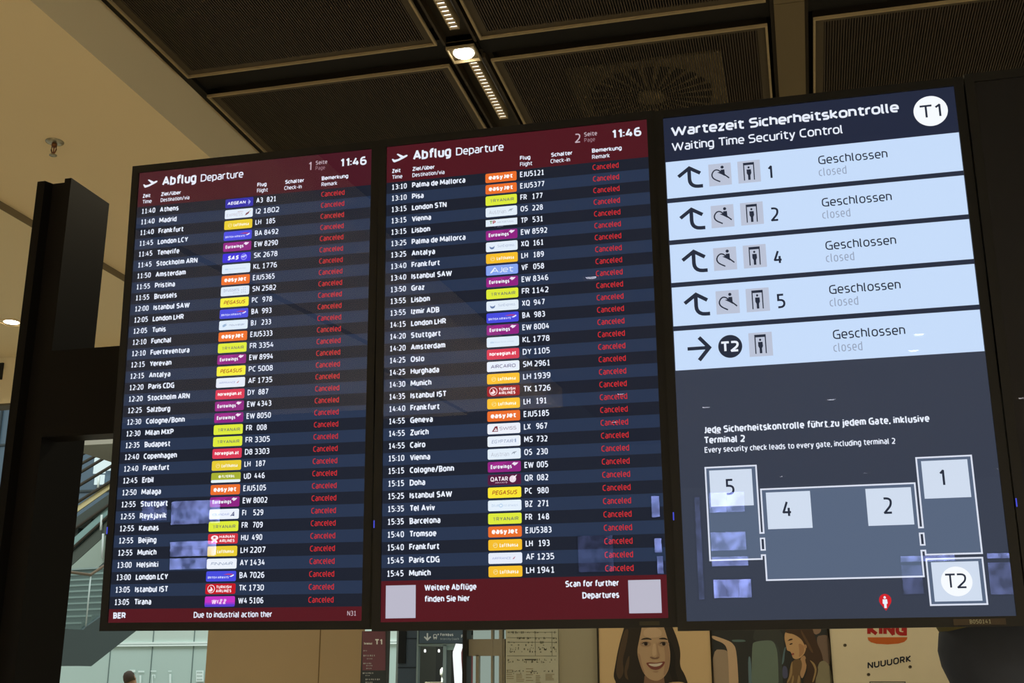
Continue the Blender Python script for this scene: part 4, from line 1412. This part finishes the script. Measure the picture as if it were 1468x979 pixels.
z0 = P0.z
mb = MB()
RISE, RUN, NS = 0.17, 0.29, 10
for k in range(NS):
    s0 = k * RUN
    mb.prism([sp(s0, 0.02, z0 + RISE * k), sp(s0 + RUN, 0.02, z0 + RISE * k), sp(s0 + RUN, 0.02, z0 + RISE * (k + 1)), sp(s0, 0.02, z0 + RISE * (k + 1))], n_ * 3.2, paint((100, 116, 112), 0.5))
    mb.prism([sp(s0 - 0.03, 0.02, z0 + RISE * (k + 1) - 0.035), sp(s0 + 0.05, 0.02, z0 + RISE * (k + 1) - 0.035), sp(s0 + 0.05, 0.02, z0 + RISE * (k + 1) + 0.004), sp(s0 - 0.03, 0.02, z0 + RISE * (k + 1) + 0.004)], n_ * 3.2, paint((150, 164, 158), 0.4))
mb.build('steps', t)
top = NS * RUN
mb = MB()
mb.prism([sp(-3.2, 0, z0), sp(-3.2, 0, z0 - 0.78), sp(0.30, 0, z0 - 0.78), sp(top, 0, z0 - 0.70 + RISE * NS - 0.18), sp(top, 0, z0 + RISE * NS + 0.06), sp(0.02, 0, z0 + 0.06), sp(-0.05, 0, z0)], n_ * -0.10, DK)
mb.build('stringer', t)
MB().prism([sp(-3.2, 0, z0 - 0.78), sp(-3.2, 0, z0), sp(0, 0, z0), sp(0, 0, z0 - 0.78)], n_ * 3.2, paint((96, 106, 104), 0.5)).build('landing', t)
mb = MB()
HR = 1.22
mb.tube([sp(-2.5, -0.05, z0 + HR + 0.03), sp(0.05, -0.05, z0 + HR), sp(top, -0.05, z0 + HR + RISE * NS)], 0.035, paint((104, 88, 70), 0.4))
mb.build('handrail', t)
mb = MB()
mb.add([sp(-2.5, -0.05, z0), sp(0.05, -0.05, z0), sp(0.05, -0.05, z0 + HR), sp(-2.5, -0.05, z0 + HR)], [(0, 1, 2, 3)], RAIL_GLASS)
mb.add([sp(0.08, -0.05, z0 + 0.06), sp(top, -0.05, z0 + RISE * NS + 0.06), sp(top, -0.05, z0 + HR + RISE * NS), sp(0.08, -0.05, z0 + HR)], [(0, 1, 2, 3)], RAIL_GLASS)
mb.tube([sp(0.06, -0.05, z0), sp(0.06, -0.05, z0 + HR)], 0.018, paint((190, 200, 196), 0.3))
mb.build('balustrade', t)
for s in (-2.9,):
    q = sp(s, 1.6, 0)
    MB().box((q.x - 0.12, q.y - 0.12, 0), (q.x + 0.12, q.y + 0.12, z0 - 0.7 + max(0, s) * 0.586), DK).build('support', t)

# upper escalator flights, side on
Y1 = 32.0
t = thing('escalator', 'upper escalator with slanting dark handrails above the staircase', 'escalator', (-20.5, Y1, 0))
c = Vector((-20.5, Y1, 0))
a, b = at(113, 757, Y1), at(154, 728, Y1)
sl = (b.z - a.z) / (b.x - a.x)


def es(x, dz, dy=0.0):
    return Vector((x - c.x, dy, a.z + sl * (x - a.x) + dz))


X0, X1 = -25.0, -16.5
mb = MB()
mb.prism([es(X0, 0), es(X1, 0), es(X1, 0.42), es(X0, 0.42)], (0, 1.6, 0), paint((74, 80, 74), 0.5))
x = X0
while x < X1 - 0.5:                          # saw-tooth underside of the steps
    mb.prism([(x - c.x, -0.02, es(x, 0.02).z), (x + 0.42 - c.x, -0.02, es(x + 0.42, 0.02).z), (x + 0.42 - c.x, -0.02, es(x, -0.06).z)], (0, 1.5, 0), paint((60, 66, 60), 0.5))
    x += 0.42
mb.build('truss', t)
mb = MB()
mb.prism([es(X0, 0.55, -0.05), es(X1, 0.55, -0.05), es(X1, 0.74, -0.05), es(X0, 0.74, -0.05)], (0, 0.05, 0), paint((206, 190, 140), 0.3))  # bright golden reflection painted into the panel colour
mb.build('skirt_panel', t, 'skirt panel with a golden reflection painted into its colour')
for (p, q) in (((125, 650), (160, 632)), ((123, 664), (161, 643)), ((122, 676), (160, 653)), ((120, 695), (158, 672)), ((117, 719), (155, 695)), ((113, 757), (154, 728)), ((108, 786), (148, 750))):
    u, v = at(p[0], p[1], Y1), at(q[0], q[1], Y1)
    s = (v.z - u.z) / (v.x - u.x)
    MB().tube([(X0 - c.x, -0.12, u.z + s * (X0 - u.x)), (X1 - c.x, -0.12, u.z + s * (X1 - u.x))], 0.05, paint((66, 60, 52), 0.5)).build('handrail', t)
mb = MB()
u, v = at(108, 788, Y1), at(148, 752, Y1)
s = (v.z - u.z) / (v.x - u.x)
g = lambda x, dz: (x - c.x, -0.06, u.z + s * (x - u.x) + dz)
mb.prism([g(X0, -0.45), g(X1, -0.45), g(X1, -0.03), g(X0, -0.03)], (0, 0.1, 0), paint((86, 92, 84), 0.5))
mb.prism([g(X0, 0.06), g(X1, 0.06), g(X1, 0.40), g(X0, 0.40)], (0, 0.08, 0), paint((140, 170, 166), 0.4))
mb.prism([g(X0, -1.3), g(X1, -1.3), g(X1, -0.47), g(X0, -0.47)], (0, 0.06, 0), paint((168, 182, 170), 0.4))
mb.build('side_panels', t)
for px, y0_, y1_ in ((146, 738, 760), (148, 765, 800), (142, 683, 699)):
    u, v = at(px, y0_, Y1 - 0.15), at(px - 1.5, y1_, Y1 - 0.15)
    MB().tube([u - c, v - c], 0.035, paint((232, 240, 236), 0.3)).build('post', t)
MB().box((X0 + 0.5 - c.x, 0.3, 0), (X0 + 1.0 - c.x, 1.2, es(X0 + 0.7, 0).z), DK).build('support', t)
MB().box((X1 - 1.0 - c.x, 0.3, 0), (X1 - 0.5 - c.x, 1.2, es(X1 - 0.7, 0).z), DK).build('support', t)
# daylit windows, small direction sign and gallery ceiling beyond the stairs
mb = MB()
for q in ((137, 642, 150, 678), (152.5, 642, 161, 674), (158, 630, 162, 640), (136, 681, 148, 694)):
    u, v = at(q[0], q[1], 35.8), at(q[2], q[3], 35.8)
    mb.box((u.x, 35.8, v.z), (v.x, 35.85, u.z), glow((224, 246, 246), 0.95))
mb.structure('window_22')
mb = MB()
u, v = at(90, 625, 28), at(215, 633, 28)
mb.box((u.x, 28, v.z), (v.x, 31, v.z + 0.35), paint((142, 134, 118), 0.6))
u, v = at(144, 632, 31), at(159, 640, 31)
mb.box((u.x, 31, v.z), (v.x, 31.2, u.z + 0.2), paint((214, 170, 104), 0.6))
mb.structure('ceiling.002')
u, v = at(124, 634, 30.5), at(139, 644, 30.5)
c = Vector(((u.x + v.x) / 2, 30.5, v.z))
t = thing('gate_sign', 'small dark blue hanging sign with white symbols beyond the escalator', 'sign', c)
MB().box((u.x - c.x, 0, 0), (v.x - c.x, 0.08, u.z - v.z), paint((70, 92, 104), 0.5)).build('panel', t)
LP = LocalPlane(30.5, c, 0.01)
mb = MB()
stroke(mb, LP, [(126.5, 638.4), (131, 638.4)], 1.3, SW, 1)
stroke(mb, LP, [(128.5, 636.6), (126.5, 638.4), (128.5, 640.4)], 1.2, SW, 1)
stroke(mb, LP, [(132.5, 638.6), (136, 637)], 1.6, SW, 1)
stroke(mb, LP, [(133.5, 636.4), (134.6, 640.6)], 1.4, SW, 1)
mb.build('symbols', t)
for px in (126, 137):
    q = at(px, 634, 30.5) - c
    MB().box((q.x - 0.02, 0.03, q.z), (q.x + 0.02, 0.06, q.z + 0.4), DK).build('hanger', t)

# pale reflections in the far glass wall, painted as flat marks
t = thing('wall_reflections', 'row of white reflections painted as marks on the pale wall behind the person in yellow', 'reflection_mark', (-18, 29.97, 1.9))
c = Vector((-18, 29.97, 1.9))
LP = LocalPlane(29.97, c, 0.004)
ST = paint((236, 250, 246), 0.4)
for q in ((186, 960, 194, 963.4), (198, 961.5, 207, 963.4), (200, 968, 202.5, 979), (216, 961.2, 224, 962.6), (241, 961.4, 246, 962.6), (242.6, 966, 245.5, 979), (281, 961, 292, 977)):
    mb = MB()
    rect(mb, LP, *q, ST, 1)
    if q[0] == 281:
        for k in range(3):
            rect(mb, LP, 282, 963 + 5 * k, 290, 965 + 5 * k, paint((190, 206, 200), 0.5), 2)
    mb.build('reflection_mark', t)
mb = MB()
stroke(mb, LP, [(218.5, 979), (218.5, 967.5), (222, 967.5), (222, 972)], 1.2, ST, 1)
mb.build('reflection_mark', t)


# ------------------------------------------------------------------ people
def skin_mesh(name, verts, edges, mat, parent, root=0, sub=2):
    """verts: (x, y, z, radius x, radius y); one continuous skinned surface"""
    me = bpy.data.meshes.new(name)
    me.from_pydata([v[:3] for v in verts], edges, [])
    me.materials.append(mat)
    o = bpy.data.objects.new(name, me)
    COL.objects.link(o)
    o.parent = parent
    m = o.modifiers.new('skin', 'SKIN')
    m.use_smooth_shade = True
    for i, v in enumerate(verts):
        sv = me.skin_vertices[0].data[i]
        sv.radius = (v[3], v[4] if len(v) > 4 else v[3])
        sv.use_root = (i == root)
    s = o.modifiers.new('subdivision', 'SUBSURF')
    s.levels = s.render_levels = sub
    return o


def person(label, loc, rot, coat, legs, skinc, build_extra, group='people in the hall', lean=0.0):
    t = thing('person', label, 'person', loc, group, (0, 0, rot))
    cl, sl_ = math.cos(lean), math.sin(lean)

    def bend(p):
        x, y, z = p[0], p[1], p[2]
        if z <= 1.0 or lean == 0:
            return (x, y, z)
        return (x * cl + (z - 1.0) * sl_, y, 1.0 + (z - 1.0) * cl - x * sl_)

    def bent(m):
        m.v = [bend(p) for p in m.v]
        return m
    V, E = [], []

    def v(x, y, z, r, r2=None, link=None):
        V.append(bend((x, y, z)) + (r, r2 or r))
        if link is not None:
            E.append((link, len(V) - 1))
        return len(V) - 1
    pel = v(0, 0, 0.96, 0.15, 0.11)
    wa = v(0, 0, 1.12, 0.13, 0.10, pel)
    ch = v(0, 0, 1.30, 0.165, 0.115, wa)
    up = v(0, 0.01, 1.42, 0.12, 0.085, ch)
    nk = v(0, 0.0, 1.50, 0.052, 0.056, up)
    jaw = v(0, -0.015, 1.575, 0.066, 0.078, nk)
    hd = v(0, -0.008, 1.65, 0.078, 0.097, jaw)
    v(0, 0.0, 1.725, 0.055, 0.066, hd)
    nose = v(0, -0.098, 1.625, 0.013, 0.013, jaw)
    for s in (-1, 1):
        hip = v(s * 0.095, 0, 0.88, 0.088, 0.09, pel)
        kn = v(s * 0.105, -0.01, 0.50, 0.058, 0.06, hip)
        cf = v(s * 0.108, 0.012, 0.32, 0.054, 0.056, kn)
        an = v(s * 0.11, 0.015, 0.09, 0.036, 0.038, cf)
        v(s * 0.125, -0.13, 0.035, 0.036, 0.028, an)
        sh = v(s * 0.185, 0.01, 1.40, 0.062, 0.062, up)
        el = v(s * 0.225, 0.03, 1.13, 0.044, 0.046, sh)
        wr = v(s * 0.235, -0.02, 0.89, 0.028, 0.03, el)
        pa = v(s * 0.235, -0.03, 0.82, 0.018, 0.038, wr)
        for k, (dy, L) in enumerate(((-0.03, 0.072), (-0.01, 0.082), (0.010, 0.078), (0.028, 0.062))):
            f0 = v(s * 0.235, -0.03 + dy, 0.785, 0.009, 0.009, pa)
            f1 = v(s * 0.228, -0.034 + dy, 0.785 - L * 0.55, 0.0085, 0.0085, f0)
            v(s * 0.215, -0.036 + dy, 0.785 - L, 0.007, 0.007, f1)
        t0 = v(s * 0.222, -0.068, 0.845, 0.011, 0.011, pa)
        v(s * 0.212, -0.082, 0.80, 0.009, 0.009, t0)
    skin_mesh('body', V, E, paint(skinc, 0.55), t)
    # jacket: torso and sleeves
    J, F = [], []

    def j(x, y, z, r, r2, link=None):
        J.append(bend((x, y, z)) + (r, r2))
        if link is not None:
            F.append((link, len(J) - 1))
        return len(J) - 1
    a0 = j(0, 0, 0.84, 0.19, 0.15)
    a1 = j(0, 0, 1.10, 0.18, 0.145, a0)
    a2 = j(0, 0.005, 1.30, 0.20, 0.15, a1)
    a3 = j(0, 0.01, 1.43, 0.13, 0.105, a2)
    j(0, 0.005, 1.49, 0.082, 0.085, a3)
    for s in (-1, 1):
        b0 = j(s * 0.19, 0.01, 1.405, 0.085, 0.082, a3)
        b1 = j(s * 0.232, 0.03, 1.13, 0.066, 0.068, b0)
        j(s * 0.238, -0.02, 0.90, 0.05, 0.052, b1)
    skin_mesh('jacket', J, F, coat, t)
    J, F = [], []
    a0 = j(0, 0, 0.97, 0.165, 0.13)
    for s in (-1, 1):
        b0 = j(s * 0.1, 0, 0.86, 0.105, 0.108, a0)
        b1 = j(s * 0.108, -0.01, 0.5, 0.078, 0.08, b0)
        j(s * 0.112, 0.015, 0.10, 0.066, 0.07, b1)
    skin_mesh('trousers', J, F, legs, t)
    for s in (-1, 1):
        m = MB()
        m.lathe([(0.045, 0.0), (0.052, 0.012), (0.05, 0.05), (0.036, 0.085), (0.034, 0.11)], paint((30, 28, 26), 0.5), c=(s * 0.118, -0.045, 0), sx=1.0, sy=2.3, seg=18)
        m.build('shoe', t)
    m = MB()
    for s in (-1, 1):
        m.lathe([(0.002, -0.011), (0.009, -0.006), (0.011, 0), (0.009, 0.006), (0.002, 0.011)], paint((235, 232, 226), 0.3), c=(s * 0.031, -0.088, 1.652), seg=12)
        m.lathe([(0.001, -0.005), (0.005, 0), (0.001, 0.005)], paint((40, 28, 20), 0.3), c=(s * 0.031, -0.097, 1.652), seg=10)
    bent(m).build('eyes', t)
    m = MB()
    m.prism([(-0.024, -0.088, 1.588), (0.0, -0.096, 1.592), (0.024, -0.088, 1.588), (0.014, -0.093, 1.580), (-0.014, -0.093, 1.580)], (0, 0.012, 0), paint((150, 84, 76), 0.5))
    bent(m).build('mouth', t)
    m = MB()
    for s in (-1, 1):
        m.lathe([(0.006, -0.03), (0.014, -0.012), (0.017, 0.012), (0.010, 0.03)], paint(skinc, 0.55), c=(s * 0.083, 0.005, 1.645), sx=0.55, seg=12)
    bent(m).build('ears', t)
    build_extra(t, bent)
    return t


def extras_near(t, bent):
    HM = paint((58, 64, 78), 0.75, noise=0.25, nscale=14, bump=0.4)
    m = MB()
    m.lathe([(0.07, 1.44, 0, 0.03), (0.11, 1.50, 0, 0.03), (0.138, 1.57, 0, 0.025), (0.150, 1.62, 0, 0.02), (0.166, 1.66, 0, 0.02), (0.172, 1.70, 0, 0.02), (0.165, 1.745, 0, 0.02), (0.14, 1.80, 0, 0.02), (0.07, 1.845, 0, 0.02), (0.01, 1.855, 0, 0.02)],
            HM, sx=1.0, sy=0.72, seg=40)
    m.build('hair', t, 'full dark hair')
    m = MB()
    m.lathe([(0.174, -0.035), (0.178, -0.02), (0.173, 0.012), (0.146, 0.06), (0.08, 0.10), (0.015, 0.112)], paint((96, 92, 62), 0.85, bump=0.3, nscale=40), sx=1.0, sy=0.74, seg=40)
    o = m.build('knit_cap', t, 'olive knit cap')
    o.location = (0, 0.02, 1.818)
    o.rotation_euler = (0, math.radians(13), 0)


def extras_far(t, bent):
    m = MB()
    m.lathe([(0.09, 1.60, 0, 0.025), (0.098, 1.66, 0, 0.02), (0.09, 1.72, 0, 0.01), (0.062, 1.765, 0, 0.005), (0.015, 1.782, 0, 0)], paint((74, 60, 50), 0.8), sx=0.92, sy=1.05, seg=24)
    bent(m).build('hair', t)
    m = MB()
    m.lathe([(0.215, 0.88), (0.205, 1.08), (0.225, 1.28), (0.20, 1.40), (0.12, 1.475), (0.085, 1.49)], paint((214, 224, 60), 0.6), sx=1.08, sy=0.78, seg=28)
    bent(m).build('safety_vest', t, 'yellow high visibility vest')
    m = MB()
    for z in (1.02, 1.18):
        m.lathe([(0.224, z - 0.025), (0.226, z), (0.224, z + 0.025)], paint((200, 204, 200), 0.35), sx=1.06, sy=0.78, seg=28)
    bent(m).build('reflective_bands', t, 'grey reflective bands')


person('person seen from behind below the right screens, dark hair and olive knit cap', (0.492, 3.42, -0.01), math.pi + 0.1, paint((34, 36, 40), 0.8), paint((40, 42, 48), 0.8), (196, 150, 120), extras_near)
far = person('person in a yellow high visibility vest leaning before the pale glass wall', (-11.22, 19.0, 0.0), math.pi, paint((206, 216, 56), 0.7), paint((44, 48, 58), 0.8), (176, 130, 104), extras_far, lean=math.radians(26))
far.scale = (1.09, 1.09, 1.09)
